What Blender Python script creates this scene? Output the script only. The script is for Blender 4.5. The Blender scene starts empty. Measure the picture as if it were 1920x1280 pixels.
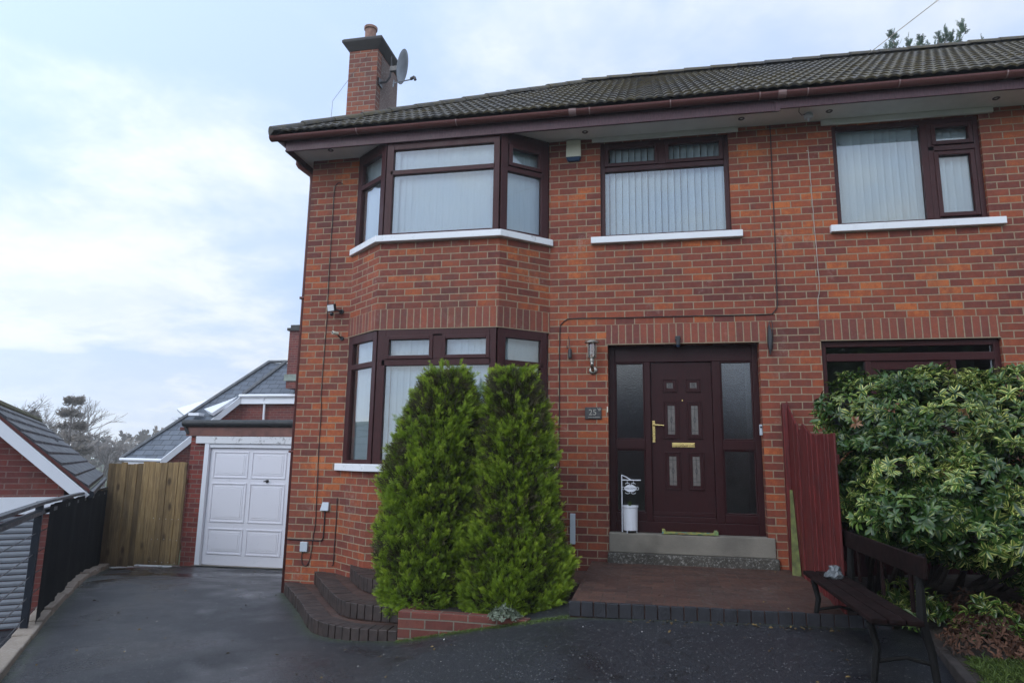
import bpy, bmesh, math, random
import numpy as np
from mathutils import Vector, Matrix, noise as mnoise
random.seed(7); RNG = np.random.default_rng(11)
sc = bpy.context.scene
COL = sc.collection
R = math.radians
COURSE = 0.083

# ------------------------------------------------------------------ materials
class N:
    def __init__(s, name):
        s.m = bpy.data.materials.new(name); s.m.use_nodes = True
        s.t = s.m.node_tree; s.n = s.t.nodes; s.l = s.t.links
        s.b = s.n['Principled BSDF']; s.out = s.n['Material Output']
    def add(s, typ, ins=None, **kw):
        nd = s.n.new(typ)
        for k, v in kw.items(): setattr(nd, k, v)
        for k, v in (ins or {}).items(): s.set(nd, k, v)
        return nd
    def set(s, nd, k, v):
        if isinstance(v, bpy.types.NodeSocket): s.l.new(v, nd.inputs[k])
        elif isinstance(v, (tuple, list)) and len(v) == 3 and nd.inputs[k].type == 'RGBA': nd.inputs[k].default_value = (*v, 1)
        else: nd.inputs[k].default_value = v
    def obj(s): return s.add('ShaderNodeTexCoord').outputs['Object']
    def uv(s): return s.add('ShaderNodeTexCoord').outputs['UV']
    def noise(s, vec, scale, detail=3, rough=.55, dist=0.):
        return s.add('ShaderNodeTexNoise', {'Vector': vec, 'Scale': scale, 'Detail': detail, 'Roughness': rough, 'Distortion': dist}).outputs['Fac']
    def ramp(s, fac, stops, interp='LINEAR'):
        nd = s.add('ShaderNodeValToRGB', {'Fac': fac}); cr = nd.color_ramp; cr.interpolation = interp
        while len(cr.elements) < len(stops): cr.elements.new(.5)
        for e, (p, c) in zip(cr.elements, stops):
            e.position = p; e.color = (*c, 1) if len(c) == 3 else c
        return nd.outputs['Color']
    def mapr(s, v, a, b, c=0., d=1.):
        return s.add('ShaderNodeMapRange', {'Value': v, 'From Min': a, 'From Max': b, 'To Min': c, 'To Max': d}).outputs['Result']
    def math(s, op, a, b=0.):
        nd = s.add('ShaderNodeMath', operation=op); s.set(nd, 0, a); s.set(nd, 1, b); return nd.outputs[0]
    def mix(s, f, a, b, mode='MIX'):
        nd = s.add('ShaderNodeMix', data_type='RGBA', blend_type=mode)
        s.set(nd, 0, f); s.set(nd, 6, a); s.set(nd, 7, b); return nd.outputs[2]
    def bump(s, h, strength=.5, dist=.01, normal=None):
        ins = {'Height': h, 'Strength': strength, 'Distance': dist}
        if normal: ins['Normal'] = normal
        return s.add('ShaderNodeBump', ins).outputs['Normal']
    def fin(s, col=None, rough=None, nrm=None, **kw):
        if col is not None: s.set(s.b, 'Base Color', col)
        if rough is not None: s.set(s.b, 'Roughness', rough)
        if nrm is not None: s.set(s.b, 'Normal', nrm)
        for k, v in kw.items(): s.set(s.b, k.replace('_', ' '), v)
        return s.m

def plain(name, col, rough=.5, var=.15, scale=6, bump=.15, bscale=40, bdist=.002, spec=.5, metal=0.):
    s = N(name); o = s.obj()
    f = s.noise(o, scale, 4)
    c = s.mix(s.mapr(f, .3, .7), tuple(x * (1 - var) for x in col), tuple(min(1, x * (1 + var)) for x in col))
    nr = s.bump(s.noise(o, bscale, 3), bump, bdist)
    rr = s.mapr(s.noise(o, scale * 1.7, 2), .3, .7, max(0, rough - .08), min(1, rough + .08))
    return s.fin(c, rr, nr, Specular_IOR_Level=spec, Metallic=metal)

BR_STOPS = [(0, (.125, .032, .024)), (.22, (.18, .043, .027)), (.5, (.245, .058, .029)), (.74, (.305, .072, .029)), (.9, (.39, .096, .028)), (1, (.50, .135, .036))]
def brick(name, stops=BR_STOPS, mortar=(.30, .225, .145), bw=.225, rh=COURSE, off=.5, shift=(0.1125, 0), pale=.55, dark=1.0, joint=.0068, patch=True, dirt=0.):
    s = N(name); u = s.uv(); o = s.obj()
    mp = s.add('ShaderNodeMapping', {'Vector': u, 'Location': (shift[0], shift[1], 0)}).outputs[0]
    wob = s.add('ShaderNodeTexNoise', {'Vector': u, 'Scale': 9., 'Detail': 2.}).outputs['Color']
    wv = s.add('ShaderNodeVectorMath', {0: wob, 1: (.5, .5, .5)}, operation='SUBTRACT').outputs[0]
    wv = s.add('ShaderNodeVectorMath', {0: wv, 3: .007}, operation='SCALE').outputs[0]
    v = s.add('ShaderNodeVectorMath', {0: mp, 1: wv}, operation='ADD').outputs[0]
    bt = s.add('ShaderNodeTexBrick', {'Vector': v, 'Color1': (0, 0, 0), 'Color2': (1, 1, 1), 'Mortar': (0, 0, 0), 'Scale': 1., 'Mortar Size': joint, 'Mortar Smooth': .25, 'Bias': 0., 'Brick Width': bw, 'Row Height': rh}, offset=off, squash=1.)
    t = s.add('ShaderNodeSeparateColor', {'Color': bt.outputs['Color']}).outputs[0]
    if patch:
        t = s.math('ADD', s.math('MULTIPLY', s.math('SUBTRACT', t, .5), .84), s.mapr(s.noise(u, .55, 3, .6), .3, .7, .22, .78))
    t = s.math('ADD', t, s.mapr(s.noise(o, 14, 5, .75), .3, .7, -.2, .2))
    c = s.ramp(t, stops)
    # fine fired-clay mottling and pale lime bloom
    c = s.mix(s.mapr(s.noise(o, 95, 3, .7), .35, .7, 0, .35), c, (.09, .028, .020))
    bl = s.math('MULTIPLY', s.mapr(s.noise(o, 2.3, 4, .6), .58, .75), s.mapr(s.noise(o, 24, 4, .7), .45, .65))
    c = s.mix(s.math('MULTIPLY', bl, pale * 1.2), c, (.46, .34, .28))
    st = s.mapr(s.noise(o, 1.1, 6, .75), .52, .74, 0, .5 + dirt)
    c = s.mix(st, c, (.075, .048, .038))
    sv = s.add('ShaderNodeMapping', {'Vector': o, 'Scale': (1.6, 1.6, .35)}).outputs[0]
    c = s.mix(s.mapr(s.noise(sv, 2.2, 6, .75), .50, .72, 0, .42), c, (.070, .042, .034))      # rain and soot streaks
    mc = s.mix(s.noise(o, 30, 4, .7), tuple(x * .55 for x in mortar), tuple(min(1, x * 1.35) for x in mortar))
    c = s.mix(bt.outputs['Fac'], c, mc)
    if dark != 1: c = s.mix(1., c, (dark, dark, dark), 'MULTIPLY')
    h = s.math('ADD', s.math('MULTIPLY', bt.outputs['Fac'], -1.), s.math('MULTIPLY', s.noise(o, 60, 4, .7), .35))
    nr = s.bump(h, .8, .006)
    return s.fin(c, s.mapr(s.noise(o, 20), .3, .7, .62, .9), nr, Specular_IOR_Level=.35)

M = {}
M['brick'] = brick('red_facing_brick')
SOLD = [(0, (.165, .050, .038)), (.3, (.215, .060, .040)), (.7, (.26, .070, .042)), (1, (.32, .082, .040))]
M['soldier'] = brick('soldier_brick', SOLD, bw=.249, rh=.0815, off=0., shift=(.249 - .005, .02), patch=False)
M['brick_far'] = brick('smooth_red_brick', [(0, (.13, .03, .028)), (.5, (.18, .040, .032)), (1, (.23, .05, .036))], mortar=(.2, .12, .1), rh=.075, pale=.1)
M['brick_garage'] = brick('garage_brick', [(0, (.13, .03, .028)), (.5, (.21, .040, .03)), (1, (.28, .055, .036))], mortar=(.2, .15, .12), pale=.35)
M['brick_chim'] = brick('chimney_brick', [(0, (.14, .046, .036)), (.5, (.23, .068, .040)), (1, (.32, .098, .045))], mortar=(.27, .23, .18), bw=.2, rh=.083, pale=.4, dirt=.3)
M['brick_dark'] = brick('blue_black_edging_brick', [(0, (.020, .019, .021)), (.5, (.032, .030, .034)), (1, (.055, .044, .042))], mortar=(.05, .043, .036), bw=.4, rh=.083, off=0., shift=(.2, .02), pale=.15)
M['brick_planter'] = brick('planter_brick', [(0, (.10, .032, .024)), (.5, (.15, .042, .030)), (1, (.19, .06, .04))], mortar=(.17, .145, .11), bw=.26, rh=.083, pale=.5, dirt=.5)
M['paver'] = brick('brown_brick_paving', [(0, (.040, .023, .018)), (.5, (.062, .032, .023)), (1, (.095, .046, .030))], mortar=(.055, .045, .032), bw=.21, rh=.105, pale=.25, dirt=.6, joint=.004)

def m_frame(name, col):
    s = N(name); o = s.obj()
    mp = s.add('ShaderNodeMapping', {'Vector': o, 'Scale': (6, 6, .8)}).outputs[0]
    g = s.noise(mp, 22, 4, .6)
    c = s.mix(s.mapr(g, .35, .65), tuple(x * .78 for x in col), tuple(x * 1.3 for x in col))
    return s.fin(c, s.mapr(s.noise(o, 5), .3, .7, .34, .5), s.bump(g, .08, .001), Specular_IOR_Level=.22)
M['rosewood'] = m_frame('rosewood_frame', (.042, .011, .011))
M['door_wood'] = m_frame('dark_rosewood_door', (.026, .0045, .005))
M['gutter'] = m_frame('brown_gutter_plastic', (.115, .042, .036))
M['fascia'] = m_frame('dark_brown_fascia', (.075, .038, .044))
M['soffit'] = plain('white_soffit_board', (.66, .66, .63), .5, .06)

def m_white(name, col=(.76, .77, .78), dirt=.5, dc=(.16, .15, .11), rough=.55):
    s = N(name); o = s.obj()
    d = s.mapr(s.noise(o, 9, 6, .75), .56, .70, 0, dirt)
    c = s.mix(s.noise(o, 2, 3), tuple(x * .9 for x in col), col); c = s.mix(d, c, dc)
    return s.fin(c, rough, s.bump(s.noise(o, 35, 4), .3, .003))
M['sill'] = m_white('painted_sill', dirt=.12)
M['sill_worn'] = m_white('worn_painted_sill', dirt=.6)
M['white_up'] = m_white('white_upvc', (.78, .80, .84), dirt=.05, rough=.35)
M['white_flake'] = m_white('flaking_white_paint', (.72, .73, .74), dirt=.85, dc=(.10, .10, .09))
def m_gdoor():
    s = N('white_garage_door_paint'); o = s.obj()
    z = s.add('ShaderNodeSeparateXYZ', {'Vector': o}).outputs[2]
    low = s.math('MULTIPLY', s.mapr(z, -.35, -.72), s.mapr(s.noise(o, 14, 5, .7), .42, .62))
    c = s.mix(s.math('MULTIPLY', low, .75), (.73, .73, .77), (.27, .28, .16))
    c = s.mix(s.mapr(s.noise(o, 7, 5, .7), .62, .75, 0, .3), c, (.4, .4, .38))
    return s.fin(c, .42)
M['gdoor'] = m_gdoor()

def m_glass(name, tint=(.86, .9, .9), boost=1.0, rough=.0, bump=0.):
    s = N(name)
    fr = s.add('ShaderNodeFresnel', {'IOR': 1.5}).outputs[0]
    f = s.math('MINIMUM', s.math('MULTIPLY', fr, 1.9 * boost), 1.)
    tr = s.add('ShaderNodeBsdfTransparent', {'Color': tint}).outputs[0]
    gl = s.add('ShaderNodeBsdfGlossy', {'Color': (1, 1, 1), 'Roughness': rough})
    if bump:
        s.set(gl, 'Normal', s.bump(s.noise(s.obj(), bump, 2), .25, .004))
    mx = s.add('ShaderNodeMixShader'); s.l.new(f, mx.inputs[0]); s.l.new(tr, mx.inputs[1]); s.l.new(gl.outputs[0], mx.inputs[2])
    s.l.new(mx.outputs[0], s.out.inputs[0]); return s.m
M['glass'] = m_glass('window_glass', (.95, .98, .98), 1.5, bump=1.3)
M['glass_door'] = m_glass('obscure_door_glass', (.30, .31, .32), 1.25, .03, 60)
M['glass_dark'] = m_glass('dark_glass', (.35, .38, .4), 1.1, .0, 2)
def m_blind():
    s = N('vertical_blind_fabric'); o = s.obj()
    c = s.mix(s.noise(o, 3), (.62, .74, .79), (.70, .80, .84))
    s.set(s.b, 'Base Color', c); s.set(s.b, 'Roughness', .8)
    tl = s.add('ShaderNodeBsdfTranslucent', {'Color': c}).outputs[0]
    mx = s.add('ShaderNodeMixShader', {'Fac': .2}); s.l.new(s.b.outputs[0], mx.inputs[1]); s.l.new(tl, mx.inputs[2])
    s.l.new(mx.outputs[0], s.out.inputs[0]); return s.m
M['blind'] = m_blind()

def m_asphalt():
    s = N('wet_black_asphalt'); o = s.obj()
    g = s.noise(o, 75, 4, .8); w = s.noise(o, .75, 4, .6); st = s.noise(o, 2.6, 5, .65)
    c = s.ramp(g, [(.28, (.006, .0065, .008)), (.55, (.019, .020, .0245)), (.66, (.050, .051, .056)), (.74, (.11, .11, .11))])
    c = s.mix(s.mapr(st, .4, .7, 0, .5), c, (.014, .014, .017)); ck = s.add('ShaderNodeTexVoronoi', {'Vector': s.add('ShaderNodeVectorMath', {0: o, 1: s.add('ShaderNodeTexNoise', {'Vector': o, 'Scale': 2.5, 'Detail': 4.}).outputs['Color']}, operation='ADD').outputs[0], 'Scale': .42}, feature='DISTANCE_TO_EDGE').outputs['Distance']; c = s.mix(s.math('MULTIPLY', s.mapr(ck, .010, .003), s.mapr(st, .45, .55)), c, (.004, .004, .004))
    c = s.mix(s.mapr(w, .5, .7, 0, .35), c, (.034, .035, .042))
    md_ = s.noise(o, 26, 4, .75); c = s.mix(s.mapr(md_, .35, .65, .0, .55), c, (.006, .006, .0075)); c = s.mix(s.mapr(md_, .58, .70, 0, .35), c, (.060, .060, .066))
    vo = s.add('ShaderNodeTexVoronoi', {'Vector': o, 'Scale': 58.}); pick = s.mapr(s.add('ShaderNodeSeparateColor', {'Color': vo.outputs['Color']}).outputs[0], .86, .9)
    c = s.mix(s.math('MULTIPLY', s.math('MULTIPLY', s.mapr(vo.outputs['Distance'], .42, .28), pick), .8), c, (.15, .148, .145))
    a = s.add('ShaderNodeAttribute', attribute_name='moss').outputs['Fac']
    mf = s.math('MULTIPLY', a, s.mapr(s.noise(o, 13, 5, .75), .36, .6))
    c = s.mix(mf, c, s.mix(s.noise(o, 25, 3), (.022, .045, .008), (.075, .095, .018)))
    wet = s.mapr(w, .42, .62, 0, 1)
    rr = s.mix(wet, (.58, .58, .58), (.26, .26, .26)); rr = s.mix(s.mapr(g, .5, .7, 0, .5), rr, (.7, .7, .7)); pud = s.mapr(s.noise(o, .62, 3, .55, .4), .53, .64); rr = s.mix(pud, rr, (.14, .14, .14)); rr = s.mix(mf, rr, (.95, .95, .95))
    h = s.math('ADD', g, s.math('MULTIPLY', s.noise(o, 330, 2), .5))
    return s.fin(c, rr, s.bump(s.math('MULTIPLY', h, s.math('SUBTRACT', 1., s.math('MULTIPLY', pud, .75))), .9, .007), Specular_IOR_Level=.5)
M['asphalt'] = m_asphalt()

def m_tiles():
    s = N('mossy_concrete_roof_tile'); o = s.obj()
    x = s.noise(o, 7, 4, .7)
    c = s.mix(s.mapr(x, .3, .7), (.024, .022, .021), (.095, .088, .082))
    m1 = s.math('MULTIPLY', s.mapr(s.noise(o, .45, 3, .6), .30, .52), s.mapr(s.noise(o, 11, 5, .75), .40, .56))
    c = s.mix(s.math('MULTIPLY', m1, .85), c, s.mix(s.noise(o, 28, 2), (.050, .040, .020), (.13, .098, .038)))
    c = s.mix(s.mapr(s.noise(o, 40, 3, .7), .64, .72, 0, .6), c, (.30, .28, .24))
    return s.fin(c, s.mapr(x, .3, .7, .5, .85), s.bump(s.noise(o, 70, 4, .7), .6, .008), Specular_IOR_Level=.3)
M['tile'] = m_tiles()
def m_slate(name, c0, c1, bw, rh, lb=.01):
    s = N(name); u = s.uv(); o = s.obj()
    bt = s.add('ShaderNodeTexBrick', {'Vector': u, 'Color1': (0, 0, 0), 'Color2': (1, 1, 1), 'Mortar': (0, 0, 0), 'Scale': 1., 'Mortar Size': lb, 'Mortar Smooth': .1, 'Bias': 0., 'Brick Width': bw, 'Row Height': rh}, offset=.5)
    t = s.add('ShaderNodeSeparateColor', {'Color': bt.outputs['Color']}).outputs[0]
    c = s.mix(s.math('MULTIPLY', s.math('ADD', t, s.noise(o, 6, 4)), .55), c0, c1)
    c = s.mix(bt.outputs['Fac'], c, tuple(x * .35 for x in c0))
    return s.fin(c, s.mapr(s.noise(o, 5), .3, .7, .45, .7), s.bump(s.math('MULTIPLY', bt.outputs['Fac'], -1.), .8, .01))
M['slate'] = m_slate('grey_slate', (.055, .068, .088), (.115, .135, .165), .33, .2)
M['flat_tile'] = m_slate('flat_concrete_tile', (.022, .024, .030), (.036, .039, .047), .42, 5., .004)

def m_wood():
    s = N('weathered_pine_board'); o = s.obj()
    mp = s.add('ShaderNodeMapping', {'Vector': o, 'Scale': (9, 9, .7)}).outputs[0]
    g = s.noise(mp, 5, 5, .65, .6)
    a = s.add('ShaderNodeAttribute', attribute_name='tint').outputs['Fac']
    c = s.ramp(g, [(.25, (.13, .085, .038)), (.5, (.27, .185, .090)), (.75, (.38, .285, .155))])
    c = s.mix(1., c, s.ramp(a, [(0, (.50, .46, .40)), (1, (1.2, 1.15, 1.0))]), 'MULTIPLY')
    k = s.add('ShaderNodeTexVoronoi', {'Vector': s.add('ShaderNodeMapping', {'Vector': o, 'Scale': (1, 1, .55)}).outputs[0], 'Scale': 4.6}).outputs['Distance']
    c = s.mix(s.mapr(k, .24, .10, 0, .9), c, (.055, .028, .010))
    st = s.math('MULTIPLY', s.mapr(s.noise(mp, 1.6, 4, .7), .5, .68), .55)
    c = s.mix(st, c, (.085, .055, .022))
    z = s.add('ShaderNodeSeparateXYZ', {'Vector': o}).outputs[2]
    c = s.mix(s.mapr(z, .35, .02, 0, .6), c, (.07, .035, .018))
    return s.fin(c, .8, s.bump(g, .35, .004))
M['wood'] = m_wood()
def m_redboard():
    s = N('red_stained_board'); u = s.uv(); o = s.obj()
    mp = s.add('ShaderNodeMapping', {'Vector': o, 'Scale': (7, 7, .6)}).outputs[0]
    g = s.noise(mp, 6, 5, .65)
    c = s.mix(s.mapr(g, .36, .62), (.055, .005, .0045), (.145, .011, .009))
    c = s.mix(s.mapr(s.noise(mp, 2, 4, .7), .6, .75, 0, .5), c, (.06, .015, .012))
    return s.fin(c, .6, s.bump(g, .4, .003))
M['redboard'] = m_redboard()
M['algae'] = plain('algae_covered_batten', (.10, .11, .028), .8, .5, 14)
M['conc'] = None
def m_conc(name, a, b, speck=0.):
    s = N(name); o = s.obj()
    c = s.mix(s.noise(o, 4, 6, .7), a, b)
    c = s.mix(s.mapr(s.noise(o, 1.8, 4), .5, .75, 0, .6), c, tuple(x * .45 for x in a))
    if speck: c = s.mix(s.mapr(s.noise(o, 34, 6, .85), .53, .60, 0, speck), c, (.55, .53, .48))
    return s.fin(c, .85, s.bump(s.noise(o, 40, 5, .8), .7, .008))
M['conc'] = m_conc('grey_concrete', (.16, .145, .118), (.255, .23, .185))
M['conc_rough'] = m_conc('flaking_concrete', (.035, .031, .025), (.085, .075, .058), .45)
M['kerb'] = m_conc('buff_kerb_stone', (.19, .15, .115), (.34, .28, .22), .25)
M['render'] = m_conc('old_render', (.12, .072, .06), (.20, .14, .12), .4)
M['black'] = plain('black_plastic', (.012, .012, .014), .4, .2)
M['cable'] = plain('black_cable', (.012, .009, .009), .6, .1)
M['cable_w'] = plain('pale_cable', (.42, .38, .33), .6, .3)
M['felt'] = plain('black_roof_felt', (.018, .02, .021), .6, .3, 10)
M['railing'] = plain('dark_blue_grey_metal', (.012, .015, .023), .45, .2, 10, spec=.3)
M['lead'] = plain('lead', (.10, .105, .11), .5, .3, 8)
M['cream'] = plain('cream_plastic', (.66, .65, .52), .4, .05)
M['blue'] = plain('dark_blue_plastic', (.015, .045, .10), .4, .1)
M['grey_box'] = plain('light_grey_plastic', (.45, .50, .54), .4, .08)
M['brass'] = plain('brass', (.72, .55, .22), .28, .08, metal=1.)
M['nickel'] = plain('aged_nickel', (.42, .39, .34), .35, .25, 20, metal=1.)
M['terracotta'] = plain('weathered_terracotta', (.26, .15, .11), .85, .45, 12)
M['stucco'] = m_conc('chimney_cap_mortar', (.035, .032, .031), (.075, .068, .062))
M['dish'] = plain('grey_dish_metal', (.20, .22, .25), .4, .2, spec=.5)
M['dark_metal'] = plain('dark_metal', (.03, .028, .03), .4, .2)
M['slatebd'] = plain('slate_plaque', (.038, .036, .036), .5, .5, 30, .5, 60, .004)
M['carve'] = plain('carved_pale_lettering', (.34, .32, .27), .7, .2)
M['print'] = plain('dark_grey_print', (.12, .13, .14), .7, .1)
M['soil'] = plain('dark_soil', (.030, .022, .015), .95, .4, 9, .8, 30, .03)
M['bark'] = plain('bark', (.06, .045, .035), .9, .3, 12, .8, 30, .01)
M['bark_far'] = plain('haze_paled_bark', (.17, .145, .13), .9, .25, 6)  # lightened bark: haze on the far trees is put into the colour
M['rust_leaf'] = None
M['bench'] = plain('shade_darkened_bench_wood', (.010, .004, .0035), .85, .5, 12, spec=.12)  # near black: the shade under the shrub is put into the colour
M['bench_iron'] = plain('black_bench_iron', (.010, .0095, .009), .8, .3, 12, spec=.15)
M['shutter'] = plain('white_shutter', (.20, .215, .24), .4, .08)
M['screen'] = plain('black_windbreak_fabric', (.007, .0075, .008), 1., .3, 4, spec=.08)
M['lamp_glass'] = m_glass('lamp_glass', (.8, .8, .75), 1.2)
M['led'] = plain('floodlight_lens', (.60, .62, .63), .25, .05)

def m_leaf(name, a, b, attr='tint', rough=.5, trans=.25, edge=None, third=None, coat=False):
    s = N(name)
    f = s.add('ShaderNodeAttribute', attribute_name=attr).outputs['Fac']
    stops = [(0, a), (1, b)] if third is None else [(0, a), (.6, b), (1, third)]
    c = s.ramp(f, stops)
    if edge is not None:
        u = s.add('ShaderNodeSeparateXYZ', {'Vector': s.uv()}).outputs[0]
        vr = s.add('ShaderNodeAttribute', attribute_name='vari').outputs['Fac']
        e = s.math('MULTIPLY', s.mapr(s.math('ABSOLUTE', s.math('SUBTRACT', u, .5)), .20, .32), vr)
        c = s.mix(e, c, edge)
        rd = s.add('ShaderNodeAttribute', attribute_name='red').outputs['Fac']
        c = s.mix(rd, c, (.50, .17, .10))
    s.set(s.b, 'Base Color', c); s.set(s.b, 'Roughness', rough); s.set(s.b, 'Specular IOR Level', .5)
    tl = s.add('ShaderNodeBsdfTranslucent', {'Color': c}).outputs[0]
    mx = s.add('ShaderNodeMixShader', {'Fac': trans}); s.l.new(s.b.outputs[0], mx.inputs[1]); s.l.new(tl, mx.inputs[2])
    s.l.new(mx.outputs[0], s.out.inputs[0]); return s.m
M['thuja'] = m_leaf('conifer_spray_green', (.055, .100, .008), (.23, .35, .018), third=(.42, .53, .045), rough=.6)
M['thuja_brown'] = m_leaf('inner_brown_foliage', (.040, .038, .014), (.09, .075, .025), rough=.9, trans=.05)
M['laurel'] = m_leaf('variegated_shrub_leaf', (.021, .054, .014), (.060, .128, .022), edge=(.66, .66, .18), rough=.25, third=(.16, .24, .045))
M['bedplant'] = m_leaf('rusty_bed_plant', (.05, .022, .012), (.17, .075, .04), rough=.8)
M['bedgreen'] = m_leaf('bed_green_leaf', (.035, .070, .014), (.17, .21, .06), rough=.6)
M['silver'] = m_leaf('silvery_leaf', (.06, .085, .045), (.26, .29, .21), rough=.7)
M['conifer_far'] = m_leaf('dark_conifer_needles', (.018, .045, .022), (.05, .10, .04), rough=.7)
M['cedar_far'] = m_leaf('haze_paled_cedar_needles', (.17, .15, .125), (.28, .235, .195), rough=.8)  # distance haze is put into the needle colour
M['grass'] = m_leaf('lawn_grass', (.045, .085, .012), (.14, .20, .035), rough=.7)

# ------------------------------------------------------------------ mesh builder
class MB:
    def __init__(s): s.v = []; s.f = []; s.uvs = {}; s.attr = []
    def face(s, pts, uv=None):
        i = len(s.v); s.v += [tuple(p) for p in pts]; s.f.append(tuple(range(i, i + len(pts))))
        if uv: s.uvs[len(s.f) - 1] = uv
        return s
    def box(s, a, b, T=None):
        (x0, y0, z0), (x1, y1, z1) = a, b
        x0, x1 = min(x0, x1), max(x0, x1); y0, y1 = min(y0, y1), max(y0, y1); z0, z1 = min(z0, z1), max(z0, z1)
        P = [(x0, y0, z0), (x1, y0, z0), (x1, y1, z0), (x0, y1, z0), (x0, y0, z1), (x1, y0, z1), (x1, y1, z1), (x0, y1, z1)]
        if T: P = [T(*p) for p in P]
        i = len(s.v); s.v += P
        for q in ((0, 3, 2, 1), (4, 5, 6, 7), (0, 1, 5, 4), (1, 2, 6, 5), (2, 3, 7, 6), (3, 0, 4, 7)): s.f.append(tuple(i + k for k in q))
        return s
    def prism(s, poly, z0, z1, T=None):
        n = len(poly); i = len(s.v)
        lo = [(x, y, z0) for x, y in poly]; hi = [(x, y, z1) for x, y in poly]
        P = lo + hi
        if T: P = [T(*p) for p in P]
        s.v += P
        s.f.append(tuple(i + k for k in reversed(range(n)))); s.f.append(tuple(i + n + k for k in range(n)))
        for k in range(n):
            j = (k + 1) % n; s.f.append((i + k, i + j, i + n + j, i + n + k))
        return s
    def slab(s, pts, th):                    # polygon in space given thickness along its normal
        P = [Vector(p) for p in pts]; nrm = (P[1] - P[0]).cross(P[2] - P[0]).normalized() * th
        n = len(P); i = len(s.v); s.v += [tuple(p) for p in P] + [tuple(p - nrm) for p in P]
        s.f.append(tuple(range(i, i + n))); s.f.append(tuple(i + n + k for k in reversed(range(n))))
        for k in range(n):
            j = (k + 1) % n; s.f.append((i + j, i + k, i + n + k, i + n + j))
        return s
    def tube(s, pts, r, seg=8, caps=True):
        P = [Vector(p) for p in pts]; rs = r if isinstance(r, (list, tuple)) else [r] * len(P)
        i0 = len(s.v); up = None
        for k, p in enumerate(P):
            d = (P[min(k + 1, len(P) - 1)] - P[max(k - 1, 0)])
            d = d.normalized() if d.length > 1e-9 else Vector((0, 0, 1))
            if up is None: up = Vector((0, 0, 1)) if abs(d.z) < .9 else Vector((1, 0, 0))
            a = d.cross(up); a = a.normalized() if a.length > 1e-6 else Vector((1, 0, 0)); b = a.cross(d).normalized(); up = b
            for q in range(seg):
                t = 2 * math.pi * q / seg; s.v.append(tuple(p + (a * math.cos(t) + b * math.sin(t)) * rs[k]))
        for k in range(len(P) - 1):
            for q in range(seg):
                w = (q + 1) % seg; s.f.append((i0 + k * seg + q, i0 + k * seg + w, i0 + (k + 1) * seg + w, i0 + (k + 1) * seg + q))
        if caps:
            s.f.append(tuple(i0 + q for q in reversed(range(seg)))); s.f.append(tuple(i0 + (len(P) - 1) * seg + q for q in range(seg)))
        return s
    def lathe(s, prof, c, seg=20, axis=None):   # prof: (r, h) list
        c = Vector(c); ax = Vector(axis).normalized() if axis else Vector((0, 0, 1))
        a = ax.orthogonal().normalized() if axis else Vector((1, 0, 0)); b = ax.cross(a)
        i0 = len(s.v)
        for r, h in prof:
            for q in range(seg):
                t = 2 * math.pi * q / seg; s.v.append(tuple(c + ax * h + (a * math.cos(t) + b * math.sin(t)) * r))
        for k in range(len(prof) - 1):
            for q in range(seg):
                w = (q + 1) % seg; s.f.append((i0 + k * seg + q, i0 + k * seg + w, i0 + (k + 1) * seg + w, i0 + (k + 1) * seg + q))
        s.f.append(tuple(i0 + q for q in reversed(range(seg)))); s.f.append(tuple(i0 + (len(prof) - 1) * seg + q for q in range(seg)))
        return s

def wpos(o):
    p = Vector((0, 0, 0))
    while o is not None: p = p + o.location; o = o.parent
    return p
def autouv(me, off, special):
    uvl = me.uv_layers.new(name='UVMap'); vs = me.vertices
    for p in me.polygons:
        n = p.normal
        if p.index in special:
            for li, uv in zip(p.loop_indices, special[p.index]): uvl.data[li].uv = uv
            continue
        if abs(n.z) > .75:
            for li in p.loop_indices:
                c = vs[me.loops[li].vertex_index].co + off; uvl.data[li].uv = (c.x, c.y)
        else:
            h = Vector((-n.y, n.x, 0)); h.normalize()
            if abs(n.y) > .75 * math.hypot(n.x, n.y) and abs(n.z) < .1: h = Vector((1, 0, 0)) if n.y < 0 else Vector((-1, 0, 0))
            up = n.cross(h) if abs(n.z) > .1 else Vector((0, 0, 1))
            if up.z < 0: up = -up
            for li in p.loop_indices:
                c = vs[me.loops[li].vertex_index].co + off; uvl.data[li].uv = (c.dot(h), c.dot(up))
def build(name, mb, mat, parent=None, smooth=False, bevel=0., loc=None, uv=True, fix=False):
    me = bpy.data.meshes.new(name); ob = bpy.data.objects.new(name, me)
    off = wpos(parent) if parent is not None else Vector((0, 0, 0))
    if loc is not None: ob.location = Vector(loc) - off; off = Vector(loc)
    vs = [(x - off.x, y - off.y, z - off.z) for x, y, z in mb.v]
    me.from_pydata(vs, [], mb.f); me.update()
    if uv: autouv(me, off, mb.uvs)
    mats = mat if isinstance(mat, list) else [mat]
    for m in mats: me.materials.append(m)
    if smooth: me.polygons.foreach_set('use_smooth', [True] * len(me.polygons))
    if fix:
        bm = bmesh.new(); bm.from_mesh(me); bmesh.ops.remove_doubles(bm, verts=bm.verts, dist=1e-5); bmesh.ops.recalc_face_normals(bm, faces=bm.faces); bm.to_mesh(me); bm.free()
    if bevel:
        md = ob.modifiers.new('bevel', 'BEVEL'); md.width = bevel; md.segments = 2; md.limit_method = 'ANGLE'
    COL.objects.link(ob)
    if parent is not None: ob.parent = parent
    return ob
def tag(o, label, cat, group=None, kind=None):
    o['label'] = label; o['category'] = cat
    if group: o['group'] = group
    if kind: o['kind'] = kind
    return o
def thing(name, label, cat, loc=(0, 0, 0), group=None):
    o = bpy.data.objects.new(name, None); o.location = loc; o.empty_display_size = .1; COL.objects.link(o)
    return tag(o, label, cat, group)
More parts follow.
